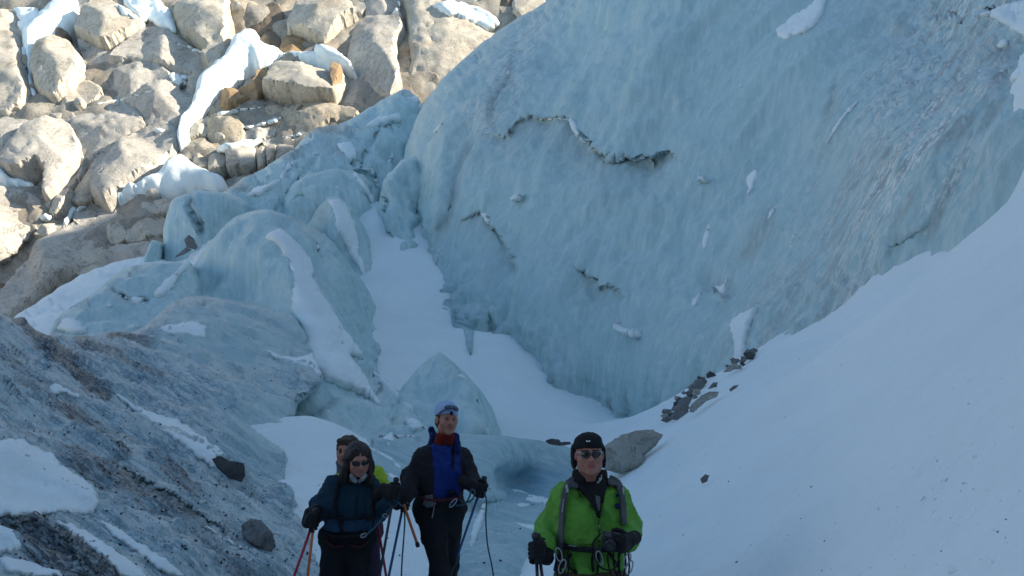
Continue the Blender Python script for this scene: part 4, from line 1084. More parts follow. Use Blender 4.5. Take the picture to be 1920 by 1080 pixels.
SS(R4([(360, 850), (420, 870), (560, 960), (680, 1040), (740, 1090), (660, 1090), (520, 990), (400, 900)]), .04)
SS(R4([(0, 1000), (100, 1020), (220, 1060), (300, 1090), (100, 1090), (0, 1060)]), .04)
SS([(500, 655), (530, 668), (560, 672), (585, 660), (600, 690), (606, 712), (575, 692), (540, 682), (510, 672)], .1)
for p in (R4([(600, 560), (700, 600), (640, 590)]), R4([(700, 830), (830, 900), (960, 980), (940, 985), (800, 900)]), R4([(560, 760), (660, 830), (640, 835)])): SS(p, .02)

def gY(px, py, d=0.0):
    h = hit(px, py, ["snow_ground"]); return h[0].y + d
mfoot = [(660, 950), (700, 955), (760, 965), (820, 985), (850, 1040), (860, 1090), (960, 1090), (985, 1020), (1005, 965), (1040, 945), (1075, 915)]
mound = mass("ice_mound", [(640, 835), (680, 824), (740, 818), (800, 815), (863, 812), (940, 818), (1000, 824), (1050, 833), (1092, 850), (1125, 890), (1120, 960), (1060, 1000), (1030, 1060), (1010, 1180), (820, 1240), (800, 1080), (740, 1040), (640, 1020), (620, 920)],
             [(x, y, gY(x, y, .05 if x < 850 or x > 1010 else -.35)) for x, y in mfoot] + [(900, 960, gY(900, 960, -.7)), (960, 940, gY(960, 940, -.6)), (990, 955, gY(990, 955, -.4)), (930, 1000, gY(930, 1000, -.6))] + [(x, y, min(q, gY(x, y, -.5 if x > 930 and y > 860 else -.15))) for x, y, q in ((680, 830, 13.2), (760, 824, 13.6), (860, 819, 14.2), (1000, 827, 15.2), (1080, 850, 15.6), (760, 890, 12.2), (870, 880, 12.6), (900, 930, 12.0), (940, 880, 13.6), (955, 905, 14.6), (1000, 868, 14.8), (1000, 905, 15.2), (1040, 900, 15.2), (720, 860, 12.6))] + [
              (640, 1010, 11.2), (740, 1040, 10.4), (800, 1090, 9.9), (830, 1230, 9.6), (1010, 1170, 9.9), (1030, 1060, 11.4), (1100, 960, 14.5)],
             ICE_B, step=5, roundw=10, roundd=.7, thick=2, noise=flow_noise((1, -.3, -.2), .10, 1.3, .5, .03), jag=2, reg=1e-5,
             feats=[dict(line=[(860, 955), (900, 948), (950, 945), (1000, 948)], type='groove', a=.35, w=8)],
             attrs={"dirt": blob([(1040, 829, 1.4, .4, .7), (905, 828, .5, .3, .3), (925, 855, .4, .25, .3), (940, 1000, .5, .2, .3), (915, 1030, .4, .2, .3)], 14),
                    "clear": lambda v: np.clip(np.exp(-((v[:, 0] - 1005) / 62) ** 4 - ((v[:, 1] - 905) / 36) ** 4), 0, 1)})
tag(mound, "smooth blue ice mound with a hollow, between the hikers", "ice mound")
isnow(R8([]) or [(905, 940), (912, 935), (908, 970), (896, 1010), (884, 1036), (878, 1030), (886, 985)], mound, h=.05)
isnow([(715, 822), (735, 808), (740, 830), (722, 845)], mound, h=.05)
isnow([(700, 818), (740, 814), (790, 818), (740, 824)], mound, h=.05)

# ================================================================== loose stones
def stone(poly, on, mat, k=.55, name="stone", label=None, group=None, facets=6, sink=.2, cat="rock", Y=None, seed=0):
    r_ = np.random.default_rng(900 + seed)
    p = np.asarray(poly, float); c = p.mean(0)
    size = math.sqrt(abs(0.5 * (p[:, 0] * np.roll(p[:, 1], -1) - p[:, 1] * np.roll(p[:, 0], -1)).sum()))
    if Y is None:
        h = hit(c[0], p[:, 1].max() - .25 * (np.ptp(p[:, 1])), on); Y = h[0].y - .028 * h[0].y
    st = max(1.4, size / 14)
    o = densify(p, st, jag=size * .03, freq=.3, smooth=0, seed=seed); v, f = triangulate(o, st)
    d, _, _ = seg_dist(v, o); d[d < 1e-3] = 0
    R = d.max(); t = np.clip(d / (R * .8), 0, 1); hgt = R * k * 1.4 * np.sqrt(np.maximum(1 - (1 - t) ** 2, 0))
    q = (v - c) / size
    for _ in range(facets):
        a = r_.uniform(0, 2 * math.pi); pl = R * k * 1.4 * r_.uniform(.6, 1.0) - r_.uniform(.4, 1.2) * k * size * (q @ np.array([math.cos(a), math.sin(a)]))
        hgt = np.minimum(hgt, np.maximum(pl, 0) * .85 + hgt * .15)
    m = Y / FPX
    B = P(v[:, 0], v[:, 1], Y + (v[:, 1] - p[:, 1].max()) * -.6 * m)
    rr = ray(v[:, 0], v[:, 1]); rr /= np.linalg.norm(rr, axis=1)[:, None]
    hm = hgt * m + .05 * size * m * fbm(B * (14.0 / max(size * m * 14, .3)), 4) * np.clip(d / (2 * st), 0, 1)
    V1 = B - rr * hm[:, None]
    bd = d == 0; idx = np.where(bd, np.arange(len(v)), 0); idx[~bd] = len(v) + np.arange((~bd).sum())
    V2 = B + rr * (R * k * 1.2 * m * np.sqrt(t))[:, None]
    ob = mk(name, np.vstack([V1, V2[~bd]]), np.vstack([f[:, ::-1], idx[f]]), mat)
    ob.data.set_sharp_from_angle(angle=math.radians(40))
    return tag(ob, label, cat, group)
GS = ["snow_ground"]
stone(R8([(40, 680), (60, 655), (110, 620), (160, 605), (215, 602), (250, 620), (225, 655), (190, 685), (192, 710), (170, 730), (110, 745), (60, 735)]), GS, STONE_P, label="big pale grey boulder on the snow beside the person in green", seed=1, facets=3, k=.5)
stone([(452, 985), (470, 972), (490, 975), (512, 1000), (517, 1025), (508, 1036), (480, 1028), (455, 1010)], [slope.name], STONE, label="rounded dark grey boulder resting on the dirt-streaked ice slope", seed=2, k=.7)
stone(R4([(825, 625), (855, 610), (890, 630), (950, 640), (955, 690), (940, 715), (890, 700), (845, 660)]), [slope.name], DEBRIS, label="flat heap of black rubble at the end of the snow strip", seed=3, k=.4, facets=8, name="rubble_heap", cat="rubble")
stone([(1313, 898), (1322, 889), (1330, 892), (1326, 903), (1316, 907)], GS, STONE, label="small lone stone on the bare snow slope, level with the green jacket", seed=4)
stone(R8([(465, 470), (480, 458), (497, 455), (490, 465), (470, 478)]), GS, STONE, label="small flat stone lying just below the rock heap on the snow slope", seed=5)
stone(R3([(1035, 450), (1060, 420), (1090, 440), (1112, 490), (1100, 505), (1050, 490)]), None, STONE, label="dark angular stone perched beside the split ice block", seed=6, Y=36.0)
stone(R3([(980, 550), (1000, 530), (1050, 488), (1080, 505), (1030, 535)]), None, STONE, label="flat grey stone lying below the perched dark stone", seed=7, Y=35.5)
RG = "rocks heaped at the foot of the ice wall"
RL = [("largest pale slab at the bottom of the rock heap under the ice wall", [(340, 520), (375, 490), (400, 478), (432, 478), (425, 495), (390, 510), (350, 545), (335, 545)], STONE_P),
      ("broad lowest grey rock of the heap, nearest the big pale boulder", [(262, 570), (285, 545), (300, 505), (325, 492), (345, 500), (330, 530), (335, 555), (300, 570)], STONE),
      ("dark wedge rock in the middle of the heap", [(320, 480), (350, 466), (375, 470), (360, 490), (330, 495)], STONE),
      ("brown rock stacked above the dark wedge in the heap", [(345, 465), (352, 440), (385, 432), (395, 445), (375, 470)], STONE),
      ("long rock slanting through the upper heap", [(360, 432), (385, 410), (415, 402), (410, 425), (385, 440)], STONE_P),
      ("rock just below the topmost dark blocks of the heap", [(412, 405), (425, 385), (455, 380), (470, 390), (440, 415)], STONE),
      ("thin pale slab at the upper end of the heap, touching the snow", [(445, 415), (465, 390), (490, 385), (500, 395), (470, 412)], STONE_P),
      ("dark block sitting against the ice above the heap", [(515, 360), (520, 345), (545, 335), (560, 345), (540, 362)], STONE),
      ("topmost dark rock of the heap, against the ice wall", [(535, 330), (540, 310), (560, 301), (590, 305), (592, 315), (570, 330), (550, 338)], STONE),
      ("small chip rock loose on the snow next to the heap", [(395, 470), (412, 448), (428, 446), (425, 462)], STONE),
      ("smallest sliver at the lower tip of the heap", [(250, 575), (275, 545), (290, 545), (270, 575)], STONE)]
for i, (lb, pl, mt) in enumerate(RL):
    stone(R8(pl), GS, mt, label=lb, group=RG, seed=20 + i, k=.6)
r_ = np.random.default_rng(44)
band = np.array(R8([(262, 570), (300, 520), (345, 470), (400, 415), (460, 395), (515, 365), (565, 320)]))
for i in range(60):
    t_ = r_.uniform(0, len(band) - 1.01); k_ = int(t_); c_ = band[k_] + (band[k_ + 1] - band[k_]) * (t_ - k_) + r_.normal(0, 1, 2) * (7, 5)
    n_ = int(r_.integers(5, 7)); a_ = np.sort(r_.uniform(0, 6.28, n_) * .25 + np.arange(n_) * 6.28 / n_ * 1.0); rad = r_.uniform(5, 13)
    stone(c_ + np.c_[np.cos(a_), .7 * np.sin(a_)] * rad * r_.uniform(.7, 1.2, (n_, 1)), GS, [STONE, STONE_P, DEBRIS][i % 3], label="small angular stone in the rubble band climbing along the foot of the ice wall", group="small stones of the rubble band", seed=60 + i, k=.7)
stone([(1022, 827), (1032, 822), (1048, 824), (1052, 829), (1068, 828), (1072, 833), (1050, 836), (1030, 833)], None, DEBRIS, label="flat scatter of dark rubble on the rim of the blue ice mound", seed=40, Y=14.6, k=.4, name="rubble_heap", cat="rubble")
0 and stone(R4([(1110, 330), (1165, 340), (1210, 375), (1195, 410), (1150, 425), (1120, 380)]), [slope.name], DEBRIS, label="dark muddy rock at the edge of the ice slope above the snow hollow", seed=41, k=.4)

# grit scattered over the slope, the hollow and the snow
def grit(name, n, on, region, size, mat, dens=None, seed=0):
    r_ = np.random.default_rng(seed); V = []; F = []; k = 0
    tries = 0
    while k < n and tries < n * 8:
        tries += 1
        x = r_.uniform(region[0], region[2]); y = r_.uniform(region[1], region[3])
        if dens is not None and r_.random() > dens(x, y): continue
        h = hit(x, y, on)
        if h is None: continue
        p = np.array(h[0]); s = size * (0.4 + r_.pareto(3.0)) * 1.0
        s = min(s, size * 2.4)
        u = r_.normal(size=3); u /= np.linalg.norm(u); a = np.cross(u, [0.3, .5, .8]); a /= np.linalg.norm(a); b = np.cross(u, a)
        o = len(V)
        for q in (u * .6, a, b, -a, -b, -u * .6): V.append(p + q * s * r_.uniform(.6, 1.1))
        F += [(o, o + 1, o + 2), (o, o + 2, o + 3), (o, o + 3, o + 4), (o, o + 4, o + 1), (o + 5, o + 2, o + 1), (o + 5, o + 3, o + 2), (o + 5, o + 4, o + 3), (o + 5, o + 1, o + 4)]
        k += 1
    return tag(mk(name, np.array(V), F, mat, smooth=False), kind="stuff")
sd_ = lambda x, y: float(slope_dirt(np.array([[x, y]]))[0]) * 1.3
grit("grit", 2600, ["ice_slope"], (0, 590, 600, 1080), .0085, DEBRIS, sd_, 3)
grit("gravel", 260, ["snow_ground", "ice_mound"], (560, 900, 1000, 1080), .009, DEBRIS, None, 4)
grit("snow_crumbs", 90, ["snow_ground"], (1230, 640, 1915, 1080), .016, SNOW, None, 6)
grit("pebbles", 60, ["snow_ground"], (1210, 840, 1900, 1080), .006, DEBRIS, None, 5)
# ================================================================== people: smooth implicit bodies turned into meshes
class SDF:
    def __init__(s, ax):
        s.ax = [np.asarray(a, np.float32) for a in ax]
        s.F = np.full([len(a) for a in s.ax], 0.3, np.float32)
    def _win(s, lo, hi):
        sl = []
        for a, l, h in zip(s.ax, lo, hi):
            i = np.searchsorted(a, l); j = np.searchsorted(a, h)
            sl.append(slice(max(i - 1, 0), min(j + 1, len(a))))
        if any(q.stop - q.start < 1 for q in sl): return None, None
        g = np.meshgrid(*[a[q] for a, q in zip(s.ax, sl)], indexing='ij')
        return tuple(sl), g
    def put(s, fn, lo, hi, k=0.02, cut=False):
        m = 0.05 + k
        sl, g = s._win(np.array(lo) - m, np.array(hi) + m)
        if sl is None: return
        d = fn(*g); f = s.F[sl]
        if cut:
            h = np.clip(0.5 - 0.5 * (f + d) / k, 0, 1); s.F[sl] = f * (1 - h) - d * h + k * h * (1 - h)
        else:
            h = np.clip(0.5 + 0.5 * (f - d) / k, 0, 1); s.F[sl] = f * (1 - h) + d * h - k * h * (1 - h)
    def cone(s, a, b, ra, rb, k=0.02, cut=False, sq=(1, 1, 1)):
        a = np.array(a, float); b = np.array(b, float); sq = np.array(sq, float)
        ab = (b - a) * sq; l2 = max((ab ** 2).sum(), 1e-9)
        def fn(x, y, z):
            px, py, pz = (x - a[0]) * sq[0], (y - a[1]) * sq[1], (z - a[2]) * sq[2]
            t = np.clip((px * ab[0] + py * ab[1] + pz * ab[2]) / l2, 0, 1)
            return np.sqrt((px - t * ab[0]) ** 2 + (py - t * ab[1]) ** 2 + (pz - t * ab[2]) ** 2) - (ra + (rb - ra) * t)
        r = max(ra, rb) / sq.min()
        s.put(fn, np.minimum(a, b) - r, np.maximum(a, b) + r, k, cut)
    def ell(s, c, r, M=None, k=0.02, cut=False):
        c = np.array(c, float); r = np.array(r, float); M = np.eye(3) if M is None else M
        def fn(x, y, z):
            q = [(x - c[0]) * M[0, i] + (y - c[1]) * M[1, i] + (z - c[2]) * M[2, i] for i in range(3)]
            k0 = np.sqrt(sum((q[i] / r[i]) ** 2 for i in range(3))); k1 = np.sqrt(sum((q[i] / r[i] ** 2) ** 2 for i in range(3)))
            return k0 * (k0 - 1) / np.maximum(k1, 1e-6)
        s.put(fn, c - r.max(), c + r.max(), k, cut)
    def half(s, p, n, k=0.004):
        """keep only what lies behind the plane"""
        p = np.array(p, float); n = np.array(n, float); n /= np.linalg.norm(n)
        g = np.meshgrid(*s.ax, indexing='ij')
        d = (g[0] - p[0]) * n[0] + (g[1] - p[1]) * n[1] + (g[2] - p[2]) * n[2]
        s.F = np.maximum(s.F, d.astype(np.float32))
    def mesh(s):
        F = s.F; ins = F < 0
        c = [ins[i:F.shape[0] - 1 + i, j:F.shape[1] - 1 + j, k:F.shape[2] - 1 + k] for i in (0, 1) for j in (0, 1) for k in (0, 1)]
        act = np.any(c, 0) & ~np.all(c, 0)
        I = np.argwhere(act); n = len(I)
        idx = np.full(act.shape, -1); idx[act] = np.arange(n)
        acc = np.zeros((n, 3)); cnt = np.zeros(n)
        for ax in range(3):
            o = [q for q in range(3) if q != ax]
            for u in (0, 1):
                for w in (0, 1):
                    A = I.copy(); A[:, o[0]] += u; A[:, o[1]] += w
                    Bq = A.copy(); Bq[:, ax] += 1
                    fa = F[A[:, 0], A[:, 1], A[:, 2]]; fb = F[Bq[:, 0], Bq[:, 1], Bq[:, 2]]
                    m = (fa < 0) != (fb < 0)
                    t = np.where(m, fa / np.where(m, fa - fb, 1), 0)
                    pa = np.stack([s.ax[q][A[:, q]] for q in range(3)], -1); pb = np.stack([s.ax[q][Bq[:, q]] for q in range(3)], -1)
                    acc[m] += (pa + (pb - pa) * t[:, None])[m]; cnt[m] += 1
        V = acc / cnt[:, None]
        Q = []
        for ax in range(3):
            o = [(ax + 1) % 3, (ax + 2) % 3]
            sl0 = [slice(None)] * 3; sl1 = [slice(None)] * 3
            sl0[ax] = slice(0, -1); sl1[ax] = slice(1, None)
            a = ins[tuple(sl0)]; b = ins[tuple(sl1)]
            for flip, m in ((False, a & ~b), (True, ~a & b)):
                E = np.argwhere(m)
                E = E[(E[:, o[0]] > 0) & (E[:, o[1]] > 0) & (E[:, o[0]] < F.shape[o[0]] - 1) & (E[:, o[1]] < F.shape[o[1]] - 1)]
                if not len(E): continue
                q = []
                for du, dv in ((-1, -1), (0, -1), (0, 0), (-1, 0)):
                    C = E.copy(); C[:, o[0]] += du; C[:, o[1]] += dv
                    q.append(idx[C[:, 0], C[:, 1], C[:, 2]])
                q = np.stack(q, -1)
                Q.append(q[:, ::-1] if flip else q)
        Q = np.vstack(Q)
        return V, Q[(Q >= 0).all(1)]

def axis(lo, hi, step, flo=None, fhi=None, fstep=None):
    if flo is None: return np.arange(lo, hi + step, step)
    a = np.arange(flo, lo, -1); out = list(np.arange(flo, fhi, fstep))
    x = flo; st = fstep; pre = []
    while x > lo: st = min(step, st * 1.3); x -= st; pre.append(x)
    x = out[-1]; st = fstep; post = []
    while x < hi: st = min(step, st * 1.3); x += st; post.append(x)
    return np.array(pre[::-1] + out + post)

def box_axes(pts, pad, step):
    p = np.asarray(pts, float); lo = p.min(0) - pad; hi = p.max(0) + pad
    return [axis(lo[i], hi[i], step) for i in range(3)]

def rotm(yaw=0, pitch=0, roll=0):
    """yaw turns the face to picture right, pitch nods down, roll leans"""
    return np.array(Matrix.Rotation(math.radians(yaw), 3, 'Z') @ Matrix.Rotation(math.radians(pitch), 3, 'X') @ Matrix.Rotation(math.radians(roll), 3, 'Y'))

def head_prims(s, c, M, sc=1.0, jaw=1.0):
    c = np.array(c, float)
    T = lambda p: c + M @ (np.array(p, float) * sc)
    e = lambda p, r, k=.02, cut=False: s.ell(T(p), np.array(r) * sc, M, k * sc, cut)
    co = lambda a, b, ra, rb, k=.015, cut=False: s.cone(T(a), T(b), ra * sc, rb * sc, k * sc, cut)
    e((0, .015, .035), (.077, .095, .086))
    e((0, -.018, -.03), (.064 * jaw, .074, .083), .03)
    e((0, -.062, -.09), (.030 * jaw, .026, .024), .03)
    for q in (-1, 1):
        e((q * .037, -.055, -.027), (.028, .028, .028), .03)
        e((q * .047 * jaw, -.015, -.068), (.02, .035, .03), .03)
    co((-.034, -.084, .022), (.034, -.084, .022), .011, .011, .02)
    for q in (-1, 1): e((q * .031, -.101, .003), (.019, .018, .014), .014, True)
    co((0, -.090, .014), (0, -.110, -.026), .008, .014, .012)
    for q in (-1, 1): e((q * .012, -.098, -.030), (.010, .011, .008), .008)
    co((-.021, -.086, -.056), (.021, -.086, -.056), .008, .008, .012)
    co((-.017, -.086, -.067), (.017, -.086, -.067), .008, .008, .01)
    co((-.023, -.099, -.0615), (.023, -.099, -.0615), .004, .004, .004, True)
    for q in (-1, 1): e((q * .078, .008, -.006), (.012, .026, .033), .008)
    return T

def face_mats(V, F, c, M, sc=1.0, soft=True):
    q = ((V - np.array(c)) @ M) / sc
    fc = q[F].mean(1)
    mi = np.zeros(len(F), int)
    lip = (np.abs(fc[:, 0]) < .026) & (np.abs(fc[:, 2] + .0615) < .0125 - .25 * np.abs(fc[:, 0])) & (fc[:, 1] < -.06)
    mi[lip] = 1
    brow = soft * (np.abs(np.abs(fc[:, 0]) - .032) < .02) & (np.abs(fc[:, 2] - .024) < .006) & (fc[:, 1] < -.05)
    mi[brow.astype(bool)] = 2
    return mi

def fabric(name, col, rough=.85, var=.12):
    m = MatB(name, rough, .2)
    n = m.noise(m.pos, 9.0, 4)
    m.color(m.ramp(n, [(.3, tuple(c * (1 - var) for c in col)), (.7, tuple(c * (1 + var) for c in col))]))
    m.bump(m.noise(m.pos, 24.0, 4, .6), .5, .012); m.bump(m.noise(m.pos, 300.0, 2), .2, .001)
    return m.m
SKIN = plain("skin", (.40, .185, .135), .55, .3, .12, 30, .15, 200, .001)
LIPS = plain("lips", (.32, .105, .09), .45, .3, .1)
BROW = plain("eyebrow", (.09, .06, .045), .9, .1)
BLACK = fabric("black_cloth", (.013, .014, .017)); BLACKG = fabric("black_glove", (.012, .012, .014), .7)
GREEN = fabric("green_shell", (.12, .32, .045), .6); LIME = fabric("lime_shell", (.36, .50, .03), .6)
BROWN = fabric("brown_trousers", (.10, .075, .05)); TEAL = fabric("dark_teal_shell", (.012, .038, .062)); TEALB = fabric("blue_hem", (.03, .075, .14))
CHAR = fabric("charcoal_shell", (.022, .021, .026)); BLUE = fabric("blue_panel", (.008, .03, .19), .6); NAVY = fabric("navy_hood", (.006, .016, .085))
PALEB = fabric("pale_blue_knit", (.33, .47, .68)); RED = fabric("red_scarf", (.16, .014, .010)); GREYW = fabric("grey_webbing", (.10, .105, .11)); GREYP = fabric("pale_grey_cloth", (.40, .42, .45))
PURP = fabric("plum_trousers", (.045, .03, .06)); MAROON = fabric("maroon_harness", (.07, .018, .025)); SLATE = fabric("slate_hood", (.10, .125, .16))
HAIRD = plain("dark_hair", (.022, .014, .012), .55, .4, .4, 90, .6, 90, .006); HAIRB = plain("brown_hair", (.05, .033, .022), .6, .4, .4, 90, .6, 90, .006)
LENS = plain("dark_lens", (.006, .006, .008), .12, .6, 0, bump=0); GOGG = plain("goggle_lens", (.05, .075, .11), .2, .6, 0, bump=0); FRAMEW = plain("pale_frame", (.42, .44, .42), .35, .5, .05, bump=0)
METAL = plain("carabiner_metal", (.30, .31, .33), .35, .5, .05, bump=0, metal=.6); WHITE = plain("white_mark", (.75, .75, .75), .6, .3, .05, bump=0)
REDP = plain("red_pole", (.42, .02, .05), .35, .5, .05, bump=0); ORNG = plain("orange_pole", (.50, .12, .035), .35, .5, .05, bump=0); BLUEP = plain("blue_pole", (.02, .09, .22), .35, .5, .05, bump=0); DARKP = plain("dark_pole", (.03, .03, .035), .4, .5, .05, bump=0)
ROPE = plain("teal_rope", (.035, .10, .13), .8, .2, .5, 160, .5, 200, .002); PLAST = plain("black_plastic", (.014, .014, .016), .4, .4, .1, bump=0); EYEW = plain("eye_white", (.30, .25, .22), .3, .5, .03, bump=0); IRIS = plain("iris", (.03, .02, .015), .2, .5, .05, bump=0)

def wrinkle(V, F, amp, sc=14.0, seed=0.0, axis_s=(1, 1, .6)):
    N = vnormals(V, F)
    q = V * sc * np.array(axis_s) + seed
    r = np.clip(1 - 3.2 * np.abs(fbm(q * .6, 2)), 0, 1) ** 1.5; r2 = fbm(q * .28 + 5, 3)
    return V + N * (amp * (r * 1.5 - .3 + r2 * 1.4))[:, None]

def part(sd, name, mat, parent, amp=0.0, seed=0.0, mi_fn=None, sc=14.0):
    V, F = sd.mesh()
    mi = mi_fn(V, F) if mi_fn else None
    if amp: V = wrinkle(V, F, amp, sc, seed)
    o = mk(name, V, F, mat, parent=parent, mi=mi)
    return o, V, F
def reg(key, V, F): BVH[key] = BVHTree.FromPolygons([tuple(q) for q in V], F.tolist())

def torso(s, sr, sl, pr, pl, r=(.075, .115, .11, .12), k=.07, bulge=(0, 0, 0)):
    """shoulders, chest, waist and hips as one soft volume"""
    sr, sl, pr, pl = [np.array(q, float) for q in (sr, sl, pr, pl)]
    L = lambda a, b, t: a + (b - a) * t
    m = (sr + sl) / 2
    s.cone(sr, sl, r[0], r[0], .03)
    for t, w, rr in ((.22, .52, r[1]), (.42, .56, r[1]), (.66, .52, r[2]), (.92, .58, r[3])):
        a, b = L(sr, pr, t), L(sl, pl, t); c = (a + b) / 2
        s.cone(L(c, a, w), L(c, b, w), rr, rr, k)
def limb(s, a, b, c, r0, r1, r2, k=.03):
    s.cone(a, b, r0, r1, k); s.cone(b, c, r1, r2, k)

def grip_hand(name, G, p, fd, parent, mat, side=1, sc=1.0, R=.031, step=.0042, at_wrist=False):
    """gloved hand closed round an axis p through G; the forearm arrives along fd"""
    G = np.array(G, float); p = np.array(p, float); p /= np.linalg.norm(p); fd = np.array(fd, float)
    f = fd - (fd @ p) * p; f /= np.linalg.norm(f); n = np.cross(p, f) * side
    R *= sc
    at = lambda ang, off, rr=R: G + rr * (f * math.sin(math.radians(ang)) - n * math.cos(math.radians(ang))) + p * off * sc
    if at_wrist: G = G + f * .075 * sc + n * .036 * sc
    s = SDF(box_axes([G], .15 * sc, step))
    for i in range(4):
        o = (.033 - .022 * i); L = (0.98, 1.05, 1.0, .86)[i]
        a = [at(38, o, R * 1.15), at(38 + 62 * L, o * 1.02, R * 1.12), at(38 + 122 * L, o, R * 1.02), at(38 + 172 * L, o * .98, R)]
        rr = np.array([.0135, .0125, .0115, .0105]) * sc
        for q in range(3): s.cone(a[q], a[q + 1], rr[q], rr[q + 1], .004)
    wr = G - f * .075 * sc - n * .036 * sc + p * 0.0
    for o in (.026, .008, -.012, -.028): s.cone(at(28, o, R * 1.2), wr + p * o * .75 * sc, .0165 * sc, .019 * sc, .02)
    th = [at(-50, .028, R * 1.3), at(-88, .040, R * 1.15), at(-130, .046, R), at(-165, .048, R)]
    for q in range(3): s.cone(th[q], th[q + 1], (.0155 - .0018 * q) * sc, (.0140 - .0018 * q) * sc, .006)
    s.cone(wr, wr - fd / np.linalg.norm(fd) * .06 * sc, .032 * sc, .037 * sc, .02)
    V, F = s.mesh()
    return mk(name, V, F, mat, parent=parent), (G if at_wrist else wr)

def boot(s, ank, toe_dir, L=.26):
    d = np.array([*toe_dir, 0.0]); d /= np.linalg.norm(d); a = np.array(ank, float)
    s.cone(a + [0, 0, .12], a, .058, .052, .03)
    s.cone(a - d * .05 + [0, 0, -.055], a + d * (L - .11) + [0, 0, -.06], .046, .042, .03, sq=(1, 1, 1.1))

def body(name, c, M, sc, jaw, joints, parent, nk):
    """the whole figure under its clothes as one skin surface, fine round the head"""
    J = {k: np.array(v, float) for k, v in joints.items()}
    allp = np.array(list(J.values()) + [c]); lo = allp.min(0) - .2; hi = allp.max(0) + .2
    ax = [axis(lo[i], hi[i], .018, c[i] - .14, c[i] + .14, .0042) for i in range(3)]
    s = SDF(ax)
    head_prims(s, c, M, sc, jaw)
    s.cone(c + M @ np.array([0, .022, -.06]) * sc, nk, .054 * sc, .058 * sc, .03)
    s.cone(nk, (J['sr'] + J['sl']) / 2, .058, .07, .03)
    torso(s, J['sr'], J['sl'], J['pr'], J['pl'], (.05, .095, .085, .10))
    for q in 'rl':
        limb(s, J['s' + q], J['e' + q], J['w' + q], .05, .04, .03)
        s.cone(J['w' + q], J['h' + q], .03, .026, .02)
        limb(s, J['p' + q], J['k' + q], J['a' + q], .085, .06, .04)
        s.cone(J['a' + q], J['a' + q] + np.array([0, -.1, -.05]), .04, .03, .02)
    V, F = s.mesh()
    o = mk(name, V, F, [SKIN, LIPS, BROW], parent=parent, mi=face_mats(V, F, c, M, sc, jaw > .95))
    fm = (V[F].mean(1) - c); keep = np.linalg.norm(fm, axis=1) < .3
    reg(name + str(len(BVH)), V, F[keep])
    return o, list(BVH)[-1]

def pad(name, poly, on, mat, parent, h=.004, step=1.6, **k):
    kw = dict(jag=0, smooth=0, step=step, h=h); kw.update(k)
    return drape(name, poly, on if isinstance(on, list) else [on], mat, parent=parent, **kw)
def strip_poly(line, w):
    L = np.asarray(curve_pts(line, 14) if len(line) > 2 else line, float); t = np.gradient(L, axis=0); t /= np.linalg.norm(t, axis=1)[:, None]
    n = np.c_[-t[:, 1], t[:, 0]] * w / 2
    return np.vstack([L + n, (L - n)[::-1]])
def strip(name, line, w, on, mat, parent, **k): return pad(name, strip_poly(line, w), on, mat, parent, **k)
def wire(name, pts, r, mat, parent=None, n=6, smooth=True):
    V, F = tube(curve_pts(pts, 8 * len(pts)) if smooth and len(pts) > 2 else pts, r, n); return mk(name, V, F, mat, parent=parent)
def ring(c, u, v, ru, rv, n=20, a0=0, a1=360):
    return np.array([np.array(c) + np.array(u) * ru * math.cos(math.radians(a0 + (a1 - a0) * i / n)) + np.array(v) * rv * math.sin(math.radians(a0 + (a1 - a0) * i / n)) for i in range(n + 1)])

def pole(top, low, label, upper, lower, group, split=.45, glen=.11):
    """trekking pole through two points of its line, set down on the ground"""
    a = np.array(top, float); b = np.array(low, float); d = (b - a) / np.linalg.norm(b - a)
    g0 = a + d * .3
    L = .3
    while L < 1.5:
        q = a + d * L
        if q[2] <= ground_z(q[0], q[1]) - .03: break
        L += .02
    tip = a + d * L
    t = empty("trekking_pole", Vector(tip), label, "trekking pole", group)
    def seg(nm, s0, s1, r0, r1, m, n=10):
        V, F = tube([a + d * s0, a + d * (s0 + (s1 - s0) * .5), a + d * s1], [r0, (r0 + r1) / 2, r1], n); return mk(nm, V, F, m, parent=t)
    V, F = tube([a - d * .055, a - d * .05, a - d * .03, a - d * .015, a + d * .02, a + d * glen], [.008, .019, .021, .015, .0145, .013], 12); mk("grip", V, F, PLAST, parent=t)
    seg("upper_shaft", glen - .02, L * split, .0095, .0095, upper); seg("locking_collar", L * split - .03, L * split + .03, .0125, .0125, PLAST); seg("lower_shaft", L * split, L - .04, .0075, .0065, lower)
    V, F = tube([a + d * (L - .07), a + d * (L - .062), a + d * (L - .055)], [.01, .032, .012], 14); mk("basket", V, F, PLAST, parent=t)
    seg("tip", L - .05, L, .005, .002, METAL, 6)
    return t

def xyz(px, py, Y): return P(np.array([px]), np.array([py]), np.array([Y]))[0]

# ---------------------------------------------------------------- person in green
Y0 = 5.2
gx_, gy_ = xyz(1105, 900, Y0)[:2]
gz0 = ground_z(gx_, gy_)
man = empty("person", (gx_, gy_, gz0), "person in a bright green jacket, black cap and sunglasses, holding a camera", "person")
c = xyz(1104, 853, 5.16); M = rotm(2, 0, -2)
J = dict(sr=xyz(1061, 932, 5.24), sl=xyz(1151, 930, 5.24), pr=xyz(1078, 1085, 5.26), pl=xyz(1136, 1085, 5.26),
         er=xyz(1030, 986, 5.34), el=xyz(1178, 984, 5.34), wr=xyz(1020, 1026, 5.12), wl=xyz(1176, 1016, 5.08))
J['hr'] = J['wr'] + [0, -.03, -.05]; J['hl'] = J['wl'] + [-.05, -.06, .0]
for q, sx in (('r', -.11), ('l', .12)):
    fx = gx_ + sx * 1.25; fy = gy_ + .12
    J['k' + q] = np.array([gx_ + sx * 1.1, gy_ + .02, gz0 + .50]); J['a' + q] = np.array([fx, fy, ground_z(fx, fy) + .10])
nk = xyz(1106, 905, 5.25)
